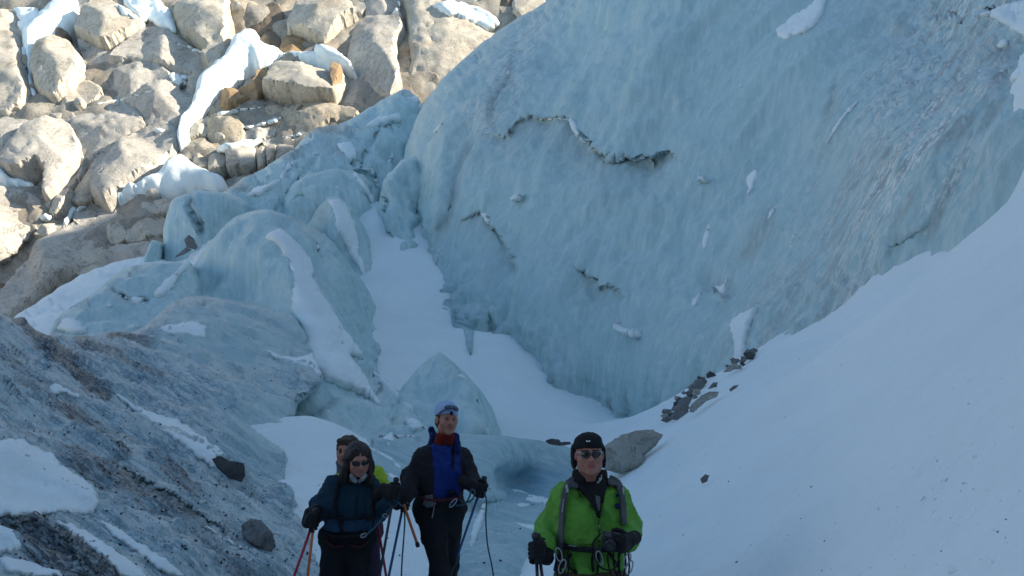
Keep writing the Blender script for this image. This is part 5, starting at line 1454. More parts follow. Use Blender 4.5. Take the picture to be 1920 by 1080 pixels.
bod, HB = body("body", c, M, 1.0, .98, J, man, nk)
s = SDF(box_axes([J[k] for k in ('sr', 'sl', 'pr', 'pl', 'er', 'el', 'wr', 'wl')], .17, .0095))
torso(s, J['sr'], J['sl'], J['pr'] + [0, 0, .05], J['pl'] + [0, 0, .05], (.078, .138, .134, .140), .06)
for q in 'rl':
    s.cone(J['s' + q], J['e' + q], .080, .072, .035); s.cone(J['e' + q], J['w' + q], .074, .056, .035)
hem = xyz(1105, 1072, 5.1)[2]
s.half([0, 0, hem], [0, 0, -1])
for q in 'rl': s.half(J['w' + q] + (J['w' + q] - J['e' + q]) * .06, J['w' + q] - J['e' + q]) if False else None
V, F = s.mesh(); V = wrinkle(V, F, .009, 11.0, 1.0); V = wrinkle(V, F, .004, 26.0, 8.0, (1, 1, 1.6))
jk = mk("jacket", V, F, GREEN, parent=man); reg("man_jacket", V, F); MJ = "man_jacket"
s = SDF(box_axes([J[k] for k in ('pr', 'pl', 'kr', 'kl', 'ar', 'al')], .17, .013))
s.cone(J['pr'], J['pl'], .125, .125, .03)
for q in 'rl':
    s.cone(J['p' + q] + [0, 0, -.03], J['k' + q], .098, .076, .04); s.cone(J['k' + q], J['a' + q] + [0, 0, .04], .076, .062, .03)
V, F = s.mesh(); V = wrinkle(V, F, .007, 12.0, 3.0); mk("trousers", V, F, BROWN, parent=man); reg("man_trousers", V, F); MT = "man_trousers"
for q in 'rl':
    s = SDF(box_axes([J['a' + q]], .3, .011)); boot(s, J['a' + q], (.15 if q == 'l' else -.1, -1)); V, F = s.mesh(); mk("boot", V, F, PLAST, parent=man)
# cap: crown, band over the brow and ear flaps
hat = SDF(box_axes([c], .17, .0045)); T = lambda p: c + M @ np.array(p)
hat.ell(T((0, .012, .045)), (.088, .104, .074), M, .01); hat.cone(T((0, .01, .045)), T((0, .012, .066)), .084, .060, .012); hat.ell(T((0, .012, .085)), (.074, .085, .038), M, .02)
for q in (-1, 1): hat.ell(T((q * .084, .018, -.012)), (.016, .052, .066), M, .02)
hat.ell(T((0, .06, -.01)), (.07, .055, .08), M, .03)
hat.half(T((0, 0, .032)), M @ np.array([0, -.55, -1.0])) if False else None
hat.put(lambda x, y, z: np.maximum(((x - c[0]) * M[0, 1] + (y - c[1]) * M[1, 1] + (z - c[2]) * M[2, 1]) + .012, ((x - c[0]) * M[0, 2] + (y - c[1]) * M[1, 2] + (z - c[2]) * M[2, 2]) - .036), c - .2, c + .2, .008, True)
V, F = hat.mesh(); V = wrinkle(V, F, .0022, 30.0); mk("cap", V, F, BLACK, parent=man); reg("man_cap", V, F)
pad("cap_mark", [(1098.5, 826), (1101, 825), (1103, 827), (1105, 825), (1108, 826), (1106, 829), (1099, 829)], "man_cap", WHITE, man, h=.003, step=.8)
# sunglasses
def shades(person, c, M, frame, sc=1.0, w=.029, hgt=.0165):
    o = []
    for q in (-1, 1):
        pts = []
        for ring_ in (1.0, .6, .0):
            for i in range(14):
                a = 2 * math.pi * i / 14
                lx = q * .0335 + ring_ * w * math.copysign(abs(math.cos(a)) ** .75, math.cos(a)); lz = .004 + ring_ * hgt * math.copysign(abs(math.sin(a)) ** .8, math.sin(a)) - (.004 if q * math.cos(a) < 0 and math.sin(a) < 0 else 0)
                ly = -.112 + 7.0 * lx * lx - .004 * (1 - ring_ ** 2)
                pts.append(c + M @ (np.array((lx, ly, lz)) * sc))
        F = [(r * 14 + i, r * 14 + (i + 1) % 14, (r + 1) * 14 + (i + 1) % 14, (r + 1) * 14 + i) for r in range(2) for i in range(14)]
        fr = np.array(pts); bk = fr + M @ np.array([0, .003, 0]); n = len(fr)
        F2 = F + [tuple(i + n for i in f)[::-1] for f in F] + [(i, i + n, (i + 1) % 14 + n, (i + 1) % 14) for i in range(14)]
        o.append((np.vstack([fr, bk]), F2))
    V, F = join(o)
    g = mk("sunglasses", V, F, LENS, parent=person)
    for q in (-1, 1):
        fp = []
        fp.append(tube([c + M @ (np.array(p_) * sc) for p_ in ((q * .050, -.097, .018), (q * .062, -.088, .016), (q * .074, -.05, .012), (q * .080, .0, .008))], .0034 * sc, 6))
        fp.append(tube([c + M @ (np.array(p_) * sc) for p_ in ((q * .061, -.088, .015), (q * .058, -.090, -.004), (q * .045, -.099, -.0135))], .0026 * sc, 6))
        V, F = join(fp); mk("sunglasses_frame", V, F, frame, parent=g)
shades(man, c, M, FRAMEW, 1.0, .032, .0175)
# open black collar with a light neck tube inside, zip and pockets
cs = SDF(box_axes([nk, xyz(1106, 925, 5.1)], .16, .006))
for a0 in range(-150, 151, 12):
    pass
ringc = nk + np.array([0, 0, .005])
for i in range(24):
    a = math.radians(-62 + 304 * i / 23); q = ringc + np.array([math.sin(a + math.pi) * .088 * -1, 0, 0])
    base = ringc + np.array([math.cos(a) * .092, math.sin(a) * .078 + .0, -.025 - .02 * (math.sin(a) < 0)]); topp = ringc + np.array([math.cos(a) * .090, math.sin(a) * .080 + .004, .055 + .012 * math.sin(a)])
    cs.cone(base, topp, .016, .010, .012)
V, F = cs.mesh(); V = wrinkle(V, F, .003, 25.0, 4.0); mk("collar", V, F, BLACK, parent=man)
pad("inner_layer", [(1071, 905), (1080, 893), (1106, 900), (1132, 893), (1142, 904), (1136, 925), (1128, 955), (1124, 978), (1115, 960), (1100, 935), (1084, 920)], MJ, BLACK, man, h=.012, step=2.5, lift=.004)
pad("inner_zip", [(1114, 928), (1128, 930), (1127, 952), (1122, 966), (1116, 945)], MJ, GREYW, man, h=.010, step=2, lift=.012)
pad("neck_scarf", [(1119, 897), (1127, 886), (1131, 890), (1127, 902), (1119, 912), (1115, 908)], [HB, MJ], GREYP, man, h=.008, step=2, lift=.005)
strip("zip", [(1106, 925), (1114, 950), (1122, 980), (1123, 1000), (1122, 1040), (1121, 1068)], 2.6, MJ, BLACK, man, lift=.003)
strip("zip_flap", [(1136, 918), (1130, 948), (1124, 978)], 2.4, MJ, BLACK, man, lift=.003)
pad("zip_pull", [(1121.5, 984), (1125, 984), (1125, 993), (1122, 993)], MJ, METAL, man, h=.006, lift=.004, step=1)
strip("pocket_zip", [(1078, 1000), (1075, 1015)], 2.0, MJ, BLACK, man, lift=.002); strip("pocket_zip", [(1084, 922), (1090, 934)], 3.0, MJ, BLACK, man, lift=.002)
pad("emblem", [(1153, 927), (1157, 925), (1160, 929), (1163, 925), (1165, 930), (1161, 933), (1158, 931), (1155, 933)], MJ, NAVY, man, h=.002, lift=.002, step=1)
pad("emblem", [(1157 + 4.6 * math.cos(i * .524), 949 + 5.6 * math.sin(i * .524)) for i in range(12)], MJ, NAVY, man, h=.002, lift=.002, step=1)
for q in (0,):
    strip("jacket_seam", [(1058, 970), (1080, 982), (1098, 996)], 1.4, MJ, GREEN, man, h=.006)
# gloves, camera, poles
gh, GM = grip_hand("glove", J['wr'] + np.array([.0, -.022, -.035]), (.05, -.35, -1), (0, -.72, -.7), man, BLACKG, side=1, sc=1.08, at_wrist=True)
s = SDF(box_axes([J['wr'], J['wr'] + [0, -.05, -.05]], .09, .006)); s.cone(J['wr'] + [0, -.005, .0], J['wr'] + [.004, -.035, -.045], .054, .047, .02); V, F = s.mesh(); V = wrinkle(V, F, .003, 30); mk("glove_cuff", V, F, BLACKG, parent=man)
camc = xyz(1146, 1012, 4.90)
gh2, _ = grip_hand("glove", camc + np.array([.036, .01, -.008]), (.1, -.2, 1), (-.5, -.85, -.1), man, BLACKG, side=-1, sc=1.05, R=.036)
s = SDF(box_axes([J['wl'], camc], .1, .006)); s.cone(J['wl'] + [.01, .02, .0], J['wl'] + [-.03, -.07, .0], .055, .045, .02); V, F = s.mesh(); V = wrinkle(V, F, .003, 30); mk("glove_cuff", V, F, BLACKG, parent=man)
def rbox(cn, half, M, r):
    s = SDF(box_axes([cn], max(half) + .03, .0045)); cn = np.array(cn); half = np.array(half)
    def fn(x, y, z):
        q = [np.abs((x - cn[0]) * M[0, i] + (y - cn[1]) * M[1, i] + (z - cn[2]) * M[2, i]) - half[i] + r for i in range(3)]
        return np.sqrt(sum(np.maximum(k, 0) ** 2 for k in q)) + np.minimum(np.maximum(np.maximum(q[0], q[1]), q[2]), 0) - r
    s.put(fn, cn - half.max() * 1.5, cn + half.max() * 1.5, .003); return s
Mc = rotm(-12, 28, 8)
camera_thing = empty("pocket_camera", Vector(camc), "black camera held at the waist of the person in green", "camera")
V, F = rbox(camc, (.050, .030, .036), Mc, .012).mesh(); mk("camera_body", V, F, PLAST, parent=camera_thing)
V, F = tube([camc + Mc @ np.array((.0, -.028, -.002)), camc + Mc @ np.array((.0, -.05, -.002)), camc + Mc @ np.array((0, -.062, -.002)), camc + Mc @ np.array((0, -.058, -.002))], [.033, .033, .030, .022], 20); mk("lens_barrel", V, F, PLAST, parent=camera_thing)
V, F = tube([camc + Mc @ np.array((.0, -.0585, -.002)), camc + Mc @ np.array((.0, -.060, -.002))], [.022, .018], 16); mk("lens_glass", V, F, LENS, parent=camera_thing)
wire("camera_strap", [camc + Mc @ np.array((-.06, 0, .03)), camc + np.array((-.10, .03, -.04)), camc + np.array((-.06, .02, -.14)), camc + np.array((.01, .0, -.15)), camc + np.array((.05, 0, -.06)), camc + Mc @ np.array((.06, 0, .02))], .005, BLACKG, camera_thing)
PG = "trekking poles held by the hikers"
pt = GM + np.array([-.002, .016, .045])
pole(pt, pt + np.array([.02, -.10, -.5]), "dark trekking pole hanging from the fist of the person in green", DARKP, DARKP, PG)
pole(pt + np.array([.012, -.006, -.004]), pt + np.array([.075, -.05, -.5]), "second dark pole in the same fist of the person in green, splayed towards the legs", DARKP, DARKP, PG)
# backpack and its straps
def backpack(cn, half, M, label, mat):
    t = empty("backpack", Vector(cn) - Vector((0, 0, half[2])), label, "backpack")
    V, F = rbox(cn, half, M, .07).mesh(); V = wrinkle(V, F, .006, 14); mk("pack_body", V, F, mat, parent=t)
    V, F = rbox(np.array(cn) + [0, 0, half[2] * .95], (half[0] * .9, half[1] * .9, .05), M, .04).mesh(); mk("pack_lid", V, F, mat, parent=t)
    return t
bp = backpack((J['sr'] + J['sl']) / 2 + np.array([0, .24, -.22]), (.13, .09, .24), np.eye(3), "grey backpack worn by the person in green, only its straps and edges in view", GREYW)
for ln in ([(1074, 898), (1062, 915), (1056, 945), (1053, 985), (1052, 1020), (1056, 1035)], [(1142, 896), (1158, 905), (1166, 930), (1168, 960), (1170, 985)]):
    strip("shoulder_strap", ln, 13, MJ, GREYW, bp, h=.006, lift=.004, step=2, edge=2.5)
pad("strap_yoke", [(1060, 902), (1074, 892), (1088, 904), (1096, 917), (1080, 919), (1062, 916)], MJ, GREYW, bp, h=.008, lift=.006, step=2)
pad("strap_yoke", [(1140, 897), (1152, 898), (1166, 906), (1162, 916), (1146, 914), (1138, 908)], MJ, GREYW, bp, h=.008, lift=.006, step=2)
for pl in ([(1061, 910), (1067, 910), (1066, 926), (1060, 926)], [(1163, 916), (1169, 915), (1171, 930), (1166, 931)]): pad("strap_buckle", pl, MJ, GREYP, bp, h=.010, lift=.018, step=1.5)
strip("strap_tail", [(1057, 935), (1056, 950), (1057, 962)], 4, MJ, GREYP, bp, h=.004, lift=.018, step=1.5)
for ln in ([(1056, 1022), (1080, 1029), (1118, 1031)], [(1122, 1031), (1150, 1029), (1166, 1024)]): strip("hip_belt", ln, 12, MJ, BLACK, bp, h=.014, lift=.008, step=2)
pad("belt_buckle", [(1111, 1025), (1131, 1025), (1131, 1037), (1111, 1037)], MJ, PLAST, bp, h=.014, lift=.020, step=2)
strip("belt_trim", [(1064, 1021), (1088, 1027), (1108, 1029)], 3, MJ, GREYP, bp, h=.005, lift=.022, step=1.5)
# harness with hanging gear
hn = empty("climbing_harness", (gx_, gy_, gz0 + .8), "black climbing harness with carabiners and slings worn by the person in green", "harness")
for ln in ([(1072, 1036), (1066, 1050), (1068, 1064), (1084, 1074)], [(1142, 1036), (1150, 1050), (1160, 1066)], [(1121, 1036), (1122, 1056), (1119, 1074)], [(1112, 1036), (1110, 1056), (1112, 1074)]):
    strip("webbing", ln, 6, [MJ, MT], BLACK, hn, h=.010, lift=.008, step=2)
def biner(cn, u, v, parent, sc=1.0, mat=METAL):
    V, F = tube(ring(cn, u, v, .017 * sc, .036 * sc, 18), .0042 * sc, 6, cap=False); return mk("carabiner", V, F, mat, parent=parent)
ux, uz = np.array([1., 0, 0]), np.array([0, 0, 1.])
for px_, py_, r_ in ((1124, 1046, 0), (1176, 1050, 1), (1180, 1064, 1), (1048, 1040, 0), (1054, 1062, 1)):
    biner(xyz(px_, py_, 5.02), ux, uz + ux * (.3 if r_ else -.2), hn)
for x0, x1, dz in ((1160, 1178, 70), (1150, 1172, 64), (1140, 1160, 58), (1044, 1056, 70), (1050, 1064, 60)):
    a = xyz(x0, 1030, 5.06); b = xyz(x1, 1034, 5.05); m_ = xyz((x0 + x1) / 2 + 2, 1030 + dz, 5.02)
    wire("sling", [a, (a + m_) / 2 + np.array([-.015, 0, 0]), m_, (b + m_) / 2 + np.array([.015, 0, 0]), b], .0055, BLACKG, hn)
for px_, py_ in ((1050, 1050), (1058, 1056), (1046, 1062)): 
    V, F = rbox(xyz(px_, py_, 5.1), (.02, .015, .03), rotm(20, 0, 15), .008).mesh(); mk("gear_piece", V, F, PLAST, parent=hn)
wire("gear_loop", [xyz(1045, 1000, 5.22), xyz(1040, 1010, 5.2), xyz(1048, 1015, 5.18), xyz(1052, 1008, 5.2)], .006, GREYW, hn)

# ---------------------------------------------------------------- person in the pale blue hat
Yb = 6.8
bx_, by_ = xyz(828, 900, Yb)[:2]; bz0 = ground_z(bx_, by_)
wb = empty("person", (bx_, by_, bz0), "person in a pale blue hat and dark jacket with a bright blue front panel", "person")
c = xyz(838, 787, 6.74); M = rotm(22, 2, 2)
J = dict(sr=xyz(800, 856, 6.78), sl=xyz(862, 858, 6.88), pr=xyz(806, 958, 6.82), pl=xyz(843, 958, 6.88),
         er=xyz(770, 894, 6.78), el=xyz(880, 896, 6.84), wr=xyz(761, 930, 6.58), wl=xyz(893, 913, 6.62), kr=xyz(826, 1068, 6.66), kl=xyz(840, 1062, 6.86))
J['hr'] = J['wr'] + [0, -.04, -.05]; J['hl'] = J['wl'] + [.03, -.04, -.02]
for q, (px_, dy) in dict(r=(-.10, -.02), l=(.04, .16)).items():
    fx, fy = bx_ + px_, by_ + dy; J['a' + q] = np.array([fx, fy, ground_z(fx, fy) + .10])
nk = xyz(832, 824, 6.82)
bod, HB = body("body", c, M, .97, .84, J, wb, nk)
s = SDF(box_axes([J[k] for k in ('sr', 'sl', 'pr', 'pl', 'er', 'el', 'wr', 'wl')], .17, .0105))
torso(s, J['sr'], J['sl'], J['pr'] + [0, 0, .02], J['pl'] + [0, 0, .02], (.070, .120, .112, .124), .06)
for q in 'rl': s.cone(J['s' + q], J['e' + q], .074, .070, .035); s.cone(J['e' + q], J['w' + q], .072, .050, .03)
s.cone((J['sr'] + J['sl']) / 2 + [0, 0, .0], nk + np.array([.0, -.008, .030]), .095, .074, .04)
s.half([0, 0, xyz(830, 946, 6.7)[2]], [0, 0, -1])
def blue_front(V, F):
    q = V[F].mean(1); px_ = 960 + FPX * (q[:, 0]) / (q[:, 1] * CT + (q[:, 2] - CAMZ) * ST)
    ca = (q - (J['sr'] + J['sl']) / 2); t = (J['pr'] + J['pl'] - J['sr'] - J['sl']) / 2; tt = (ca @ t) / (t @ t)
    u = ca[:, 0] + .35 * ca[:, 1]
    return ((u > -.115 + .03 * tt) & (u < .115) & (ca[:, 1] < .05) & (tt > -.22) & (np.abs(ca[:, 0]) < .16)).astype(int)
V, F = s.mesh(); mi = blue_front(V, F); V = wrinkle(V, F, .009, 11.0, 2.0); V = wrinkle(V, F, .004, 26.0, 18.0, (1, 1, 1.6))
mk("jacket", V, F, [CHAR, BLUE], parent=wb, mi=mi); reg("blue_jacket", V, F); WJ = "blue_jacket"
s = SDF(box_axes([J[k] for k in ('pr', 'pl', 'kr', 'kl', 'ar', 'al')], .17, .013))
s.cone(J['pr'] + [0, 0, .03], J['pl'] + [0, 0, .03], .122, .122, .03)
for q in 'rl': s.cone(J['p' + q], J['k' + q], .105, .070, .05); s.cone(J['k' + q], J['a' + q] + [0, 0, .04], .070, .062, .03)
V, F = s.mesh(); V = wrinkle(V, F, .008, 11.0, 5.0); mk("trousers", V, F, BLACK, parent=wb); reg("blue_trousers", V, F); WT = "blue_trousers"
for q in 'rl':
    s = SDF(box_axes([J['a' + q]], .3, .011)); boot(s, J['a' + q], (.35, -1)); V, F = s.mesh(); mk("boot", V, F, PLAST, parent=wb)
# hat, goggles, badge
T = lambda p: c + M @ (np.array(p, float) * .97)
hat = SDF(box_axes([c], .18, .0048)); hat.ell(T((0, .02, .058)), (.087, .103, .082), M, .01)
hat.cone(T((0, .02, .05)), T((0, .02, .055)), .085, .085, .02)
hat.put(lambda x, y, z: ((x - c[0]) * M[0, 2] + (y - c[1]) * M[1, 2] + (z - c[2]) * M[2, 2]) - .030 - .25 * ((x - c[0]) * M[0, 1] + (y - c[1]) * M[1, 1] + (z - c[2]) * M[2, 1]) * -1 * .6, c - .2, c + .2, .008, True)
V, F = hat.mesh(); V = wrinkle(V, F, .0015, 40.0); mk("knit_hat", V, F, PALEB, parent=wb); reg("blue_hat", V, F)
strip("goggle_strap", [(817, 781), (825, 773), (834, 767.5), (846, 765)], 2.0, "blue_hat", NAVY, wb, h=.003, lift=.003, step=1)
gg = pad("goggles", [(833, 763), (838, 760.5), (846, 760), (852, 762), (857, 765), (859, 770), (856, 773), (852, 769), (848, 767.5), (840, 768.5), (834, 767)], "blue_hat", GOGG, wb, h=.012, lift=.006, step=1)
pad("badge", [(846.5 + 3.6 * math.cos(i * .6283), 774.6 + 3.8 * math.sin(i * .6283)) for i in range(10)], "blue_hat", NAVY, wb, h=.004, lift=.003, step=.9)
for q in (-1, 1):
    V, F = join([tube([T((q * .031, -.0785, .003)), T((q * .031, -.087, .003)), T((q * .031, -.090, .003))], [.009, .007, .003], 10)]); e_ = mk("eye", V, F, EYEW, parent=wb)
    V, F = tube([T((q * .031, -.0885, .003)), T((q * .031, -.0915, .003))], [.0065, .004], 8); mk("iris", V, F, IRIS, parent=e_)
# hair at the nape, earring side, scarf, hood
s = SDF(box_axes([c], .18, .006)); s.ell(T((0, .055, -.01)), (.078, .06, .075), M, .02); s.ell(T((-.066, .005, .02)), (.012, .03, .035), M, .01); V, F = s.mesh(); V = wrinkle(V, F, .004, 40); mk("hair", V, F, HAIRB, parent=wb)
s = SDF(box_axes([nk, T((0, .02, -.1))], .14, .006))
for i in range(20):
    a = 2 * math.pi * i / 20; b_ = nk + np.array([math.cos(a) * .068, math.sin(a) * .064 - .004, -.045]); t_ = T((math.cos(a) * .056, math.sin(a) * .058 + .004, -.118))
    s.cone(b_, t_, .018, .011, .012)
V, F = s.mesh(); V = wrinkle(V, F, .004, 25); mk("scarf", V, F, RED, parent=wb)
s = SDF(box_axes([nk, J['sr'], J['sl']], .16, .007))
for i in range(24):
    a = math.radians(-25 + 230 * i / 23); b_ = nk + np.array([math.cos(a) * .104, math.sin(a) * .095 + .0, -.085]); t_ = nk + np.array([math.cos(a) * .084, math.sin(a) * .080 + .006, .010 + .03 * max(0, abs(math.cos(a)) - .3)])
    s.cone(b_, t_, .024, .013, .02)
s.cone(xyz(809, 806, 6.88), xyz(813, 818, 6.9), .022, .03, .03); s.cone(xyz(856, 818, 6.80), xyz(854, 830, 6.80), .012, .02, .03)
V, F = s.mesh(); V = wrinkle(V, F, .005, 20); mk("hood", V, F, NAVY, parent=wb)
strip("jacket_zip", [(852, 828), (852, 850), (850, 880)], 5.0, WJ, CHAR, wb, lift=.003, step=1.5)
strip("drawcord", [(846, 830), (850, 855)], 1.6, WJ, BLACK, wb, lift=.006, step=1)
pad("hip_pocket", [(797, 928), (812, 926), (816, 950), (800, 954), (792, 946)], [WJ, WT], GREYW, wb, h=.012, lift=.006, step=2)
strip("harness_belt", [(790, 934), (815, 938), (840, 937), (862, 930)], 9, [WJ, WT], MAROON, wb, h=.012, lift=.008, step=2)
strip("harness_belt", [(838, 925), (856, 922)], 7, [WJ], BLACK, wb, h=.012, lift=.006, step=2)
strip("white_strap", [(815, 938), (813, 955), (810, 972)], 2.4, [WJ, WT], GREYP, wb, h=.004, lift=.016, step=1)
biner(xyz(850, 943, 6.60), ux * .8, uz * .7 + ux * .5, wb, 1.2)
# gloves and poles
def hand_pole(G, d, fd, person, side, label, up, lo_, sc=1.0, extra=None):
    d = np.array(d, float); d /= np.linalg.norm(d)
    grip_hand("glove", G, -d, fd, person, BLACKG, side=side, sc=sc)
    return pole(np.array(G) - d * .045, np.array(G) + d * .5, label, up, lo_, PG)
GR = xyz(757, 943, 6.56)
hand_pole(GR, xyz(729, 1080, 6.44) - GR, (-.1, -.4, -.8), wb, 1, "blue trekking pole planted beside the person in the pale blue hat, between the two hikers", BLUEP, BLUEP, 1.15)
s = SDF(box_axes([J['wr'], GR], .1, .007)); s.cone(J['wr'] + [0, .02, .03], GR + np.array([0, .03, .05]), .052, .042, .02); V, F = s.mesh(); mk("glove_cuff", V, F, BLACKG, parent=wb)
o_ = xyz(762, 958, 6.50); o2 = xyz(784, 1026, 6.44)
op = empty("trekking_pole", Vector(o2), "short orange collapsed pole with a black end dangling between the two hikers", "trekking pole", PG)
V, F = tube([xyz(757, 946, 6.5), xyz(782, 1019, 6.44)], .010, 8); mk("upper_shaft", V, F, ORNG, parent=op); V, F = tube([xyz(781, 1016, 6.44), xyz(782.5, 1020, 6.44), o2], [.010, .016, .013], 8); mk("tip", V, F, PLAST, parent=op)
GL = xyz(901, 917, 6.56)
hand_pole(GL, xyz(862, 1030, 6.66) - GL, (.6, -.6, -.2), wb, 1, "blue trekking pole crossing the far leg of the person in the pale blue hat", BLUEP, DARKP, 1.15)
s = SDF(box_axes([J['wl'], GL], .1, .007)); s.cone(J['wl'] + [-.02, .02, .0], GL + np.array([-.035, .02, .01]), .050, .042, .02); V, F = s.mesh(); mk("glove_cuff", V, F, BLACKG, parent=wb)
# ropes
def rope(pts, label, r=.0062, mat=ROPE):
    V, F = tube(curve_pts([xyz(*p) for p in pts], 10 * len(pts)), r, 6); return tag(mk("rope", V, F, mat), label, "rope")
rope([(862, 936, 6.62), (872, 942, 6.55), (886, 936, 6.5), (890, 922, 6.48), (884, 918, 6.5), (880, 932, 6.5), (870, 946, 6.52), (856, 948, 6.58)], "coil of dark rope at the waist of the person in the pale blue hat")
rope([(908, 922, 6.52), (912, 940, 6.5), (911, 975, 6.48), (914, 1020, 6.46), (922, 1060, 6.46), (930, 1110, 6.44), (945, 1200, 6.4)], "single rope strand hanging beside the snow sliver on the ice mound")
rope([(757, 950, 6.5), (759, 975, 6.49), (757, 1010, 6.48), (754, 1050, 6.48), (752, 1100, 6.47), (748, 1230, 6.4)], "thin rope strand hanging beside the short orange pole")

# ---------------------------------------------------------------- person with long dark hair
Yd = 6.5
dx_, dy_ = xyz(655, 950, Yd)[:2]; dz0 = ground_z(dx_, dy_)
wd = empty("person", (dx_, dy_, dz0), "person with long dark hair and sunglasses in a dark teal jacket, looking down", "person")
c = xyz(672, 862, 6.40); M = rotm(20, 16, -6)
J = dict(sr=xyz(630, 914, 6.50), sl=xyz(690, 914, 6.52), pr=xyz(630, 1012, 6.52), pl=xyz(672, 1012, 6.52), er=xyz(602, 950, 6.58), el=xyz(708, 958, 6.46), wr=xyz(592, 968, 6.38), wl=xyz(730, 938, 6.28),
         kr=np.array([dx_ - .11, dy_ - .03, dz0 + .48]), kl=np.array([dx_ + .11, dy_ - .03, dz0 + .48]), ar=np.array([dx_ - .12, dy_ + .02, dz0 + .10]), al=np.array([dx_ + .12, dy_ + .02, dz0 + .10]))
J['hr'] = J['wr'] + [0, -.03, -.04]; J['hl'] = J['wl'] + [.03, -.03, .03]
for q in 'rl': J['a' + q][2] = ground_z(J['a' + q][0], J['a' + q][1]) + .10
nk = xyz(664, 896, 6.50)
bod, HB = body("body", c, M, .95, .9, J, wd, nk)
s = SDF(box_axes([J[k] for k in ('sr', 'sl', 'pr', 'pl', 'er', 'el', 'wr', 'wl')], .17, .0105))
torso(s, J['sr'], J['sl'], J['pr'], J['pl'], (.074, .120, .114, .128), .06)
for q in 'rl': s.cone(J['s' + q], J['e' + q], .080, .072, .035); s.cone(J['e' + q], J['w' + q], .074, .050, .03)
s.half([0, 0, xyz(655, 997, 6.4)[2]], [0, 0, -1])
zb = xyz(655, 974, 6.4)[2]
V, F = s.mesh(); q_ = V[F].mean(1); mi = ((q_[:, 2] < zb) & (np.abs(q_[:, 0] - dx_) < .24)).astype(int); V = wrinkle(V, F, .009, 11.0, 6.0); V = wrinkle(V, F, .004, 26.0, 28.0, (1, 1, 1.6))
mk("jacket", V, F, [TEAL, TEALB], parent=wd, mi=mi); reg("teal_jacket", V, F); DJ = "teal_jacket"
s = SDF(box_axes([J[k] for k in ('pr', 'pl', 'kr', 'kl', 'ar', 'al')], .17, .013))
s.cone(J['pr'] + [0, 0, .02], J['pl'] + [0, 0, .02], .122, .122, .03)
for q in 'rl': s.cone(J['p' + q], J['k' + q], .100, .078, .03); s.cone(J['k' + q], J['a' + q] + [0, 0, .04], .078, .07, .03)
V, F = s.mesh(); V = wrinkle(V, F, .008, 11.0, 9.0); mk("trousers", V, F, BLACK, parent=wd); reg("teal_trousers", V, F); DT = "teal_trousers"
for q in 'rl':
    s = SDF(box_axes([J['a' + q]], .3, .011)); boot(s, J['a' + q], (.1, -1)); V, F = s.mesh(); mk("boot", V, F, PLAST, parent=wd)
T = lambda p: c + M @ (np.array(p, float) * .95)
s = SDF(box_axes([c], .28, .006))
s.ell(T((0, .028, .040)), (.088, .102, .088), M, .01)
for q in (-1, 1):
    s.cone(T((q * .070, .0, .05)), T((q * .084, .02, -.055)), .024, .028, .03)
    s.cone(T((q * .084, .02, -.055)), xyz(644 if q < 0 else 694, 906 if q < 0 else 892, 6.42), .034, .024, .03)
s.ell(T((0, .07, -.06)), (.092, .06, .12), M, .03); s.cone(T((-.03, -.060, .098)), T((-.076, -.03, .03)), .012, .016, .02)
V, F = s.mesh(); N_ = vnormals(V, F); V = V + N_ * (.004 * fbm(V * np.array([60, 60, 7]), 3))[:, None]
hr_ = mk("hair", V, F, HAIRD, parent=wd)
r_ = np.random.default_rng(3); locks = []
for i in range(70):
    q = -1 if i % 2 else 1
    t0 = T((q * r_.uniform(.0, .04), r_.uniform(-.03, .08), .118)); t1 = T((q * r_.uniform(.07, .088), r_.uniform(-.01, .07), .05 + r_.uniform(-.02, .03)))
    t2 = T((q * r_.uniform(.085, .115), r_.uniform(-.02, .06), -.06)); ex = r_.uniform(632, 652) if q < 0 else r_.uniform(684, 699)
    t3 = xyz(ex, r_.uniform(893, 914), 6.36 + r_.uniform(-.02, .1))
    locks.append(tube(curve_pts([t0, t1, t2, t3], 12), np.interp(np.linspace(0, 1, len(curve_pts([t0, t1, t2, t3], 12))), [0, .3, .7, 1], [.002, .005, .007, .003]), 5))
V, F = join(locks); mk("loose_locks", V, F, HAIRD, parent=hr_)
shades(wd, c, M, PLAST, .95)
s = SDF(box_axes([nk], .16, .006))
for i in range(22):
    a = math.radians(-65 + 310 * i / 21); s.cone(nk + np.array([math.cos(a) * .09, math.sin(a) * .085, -.05]), nk + np.array([math.cos(a) * .082, math.sin(a) * .08, .03]), .016, .012, .012)
V, F = s.mesh(); mk("collar", V, F, TEAL, parent=wd)
pad("fleece_collar", [(657, 884), (662, 886), (668, 892), (672, 903), (668, 909), (661, 905), (657, 895)], [DJ, HB], GREYP, wd, h=.014, lift=.012, step=1.5)
pad("fleece_collar", [(672, 903), (676, 892), (684, 884), (686, 890), (680, 905), (673, 910)], [DJ, HB], GREYP, wd, h=.014, lift=.012, step=1.5)
strip("jacket_zip", [(670, 908), (668, 940), (666, 972)], 2.0, DJ, BLACK, wd, lift=.003, step=1.2)
bp2 = backpack((J['sr'] + J['sl']) / 2 + np.array([-.01, .22, -.20]), (.12, .08, .20), np.eye(3), "black backpack worn by the person with long dark hair, its straps in view", BLACK)
for ln in ([(640, 893), (632, 915), (628, 945), (630, 970)], [(694, 893), (698, 915), (700, 945), (702, 968)]): strip("shoulder_strap", ln, 9, DJ, BLACK, bp2, h=.012, lift=.006, step=2)
strip("hip_belt", [(612, 966), (640, 972), (672, 972), (700, 966)], 8, DJ, BLACK, bp2, h=.012, lift=.008, step=2)
strip("strap_tail", [(640, 972), (639, 985), (641, 997)], 9, DJ, BLACK, bp2, h=.006, lift=.008, step=2)
wire("strap_tail", [xyz(701, 960, 6.36), xyz(700, 985, 6.33), xyz(705, 1016, 6.31)], .011, BLACK, bp2, 6)
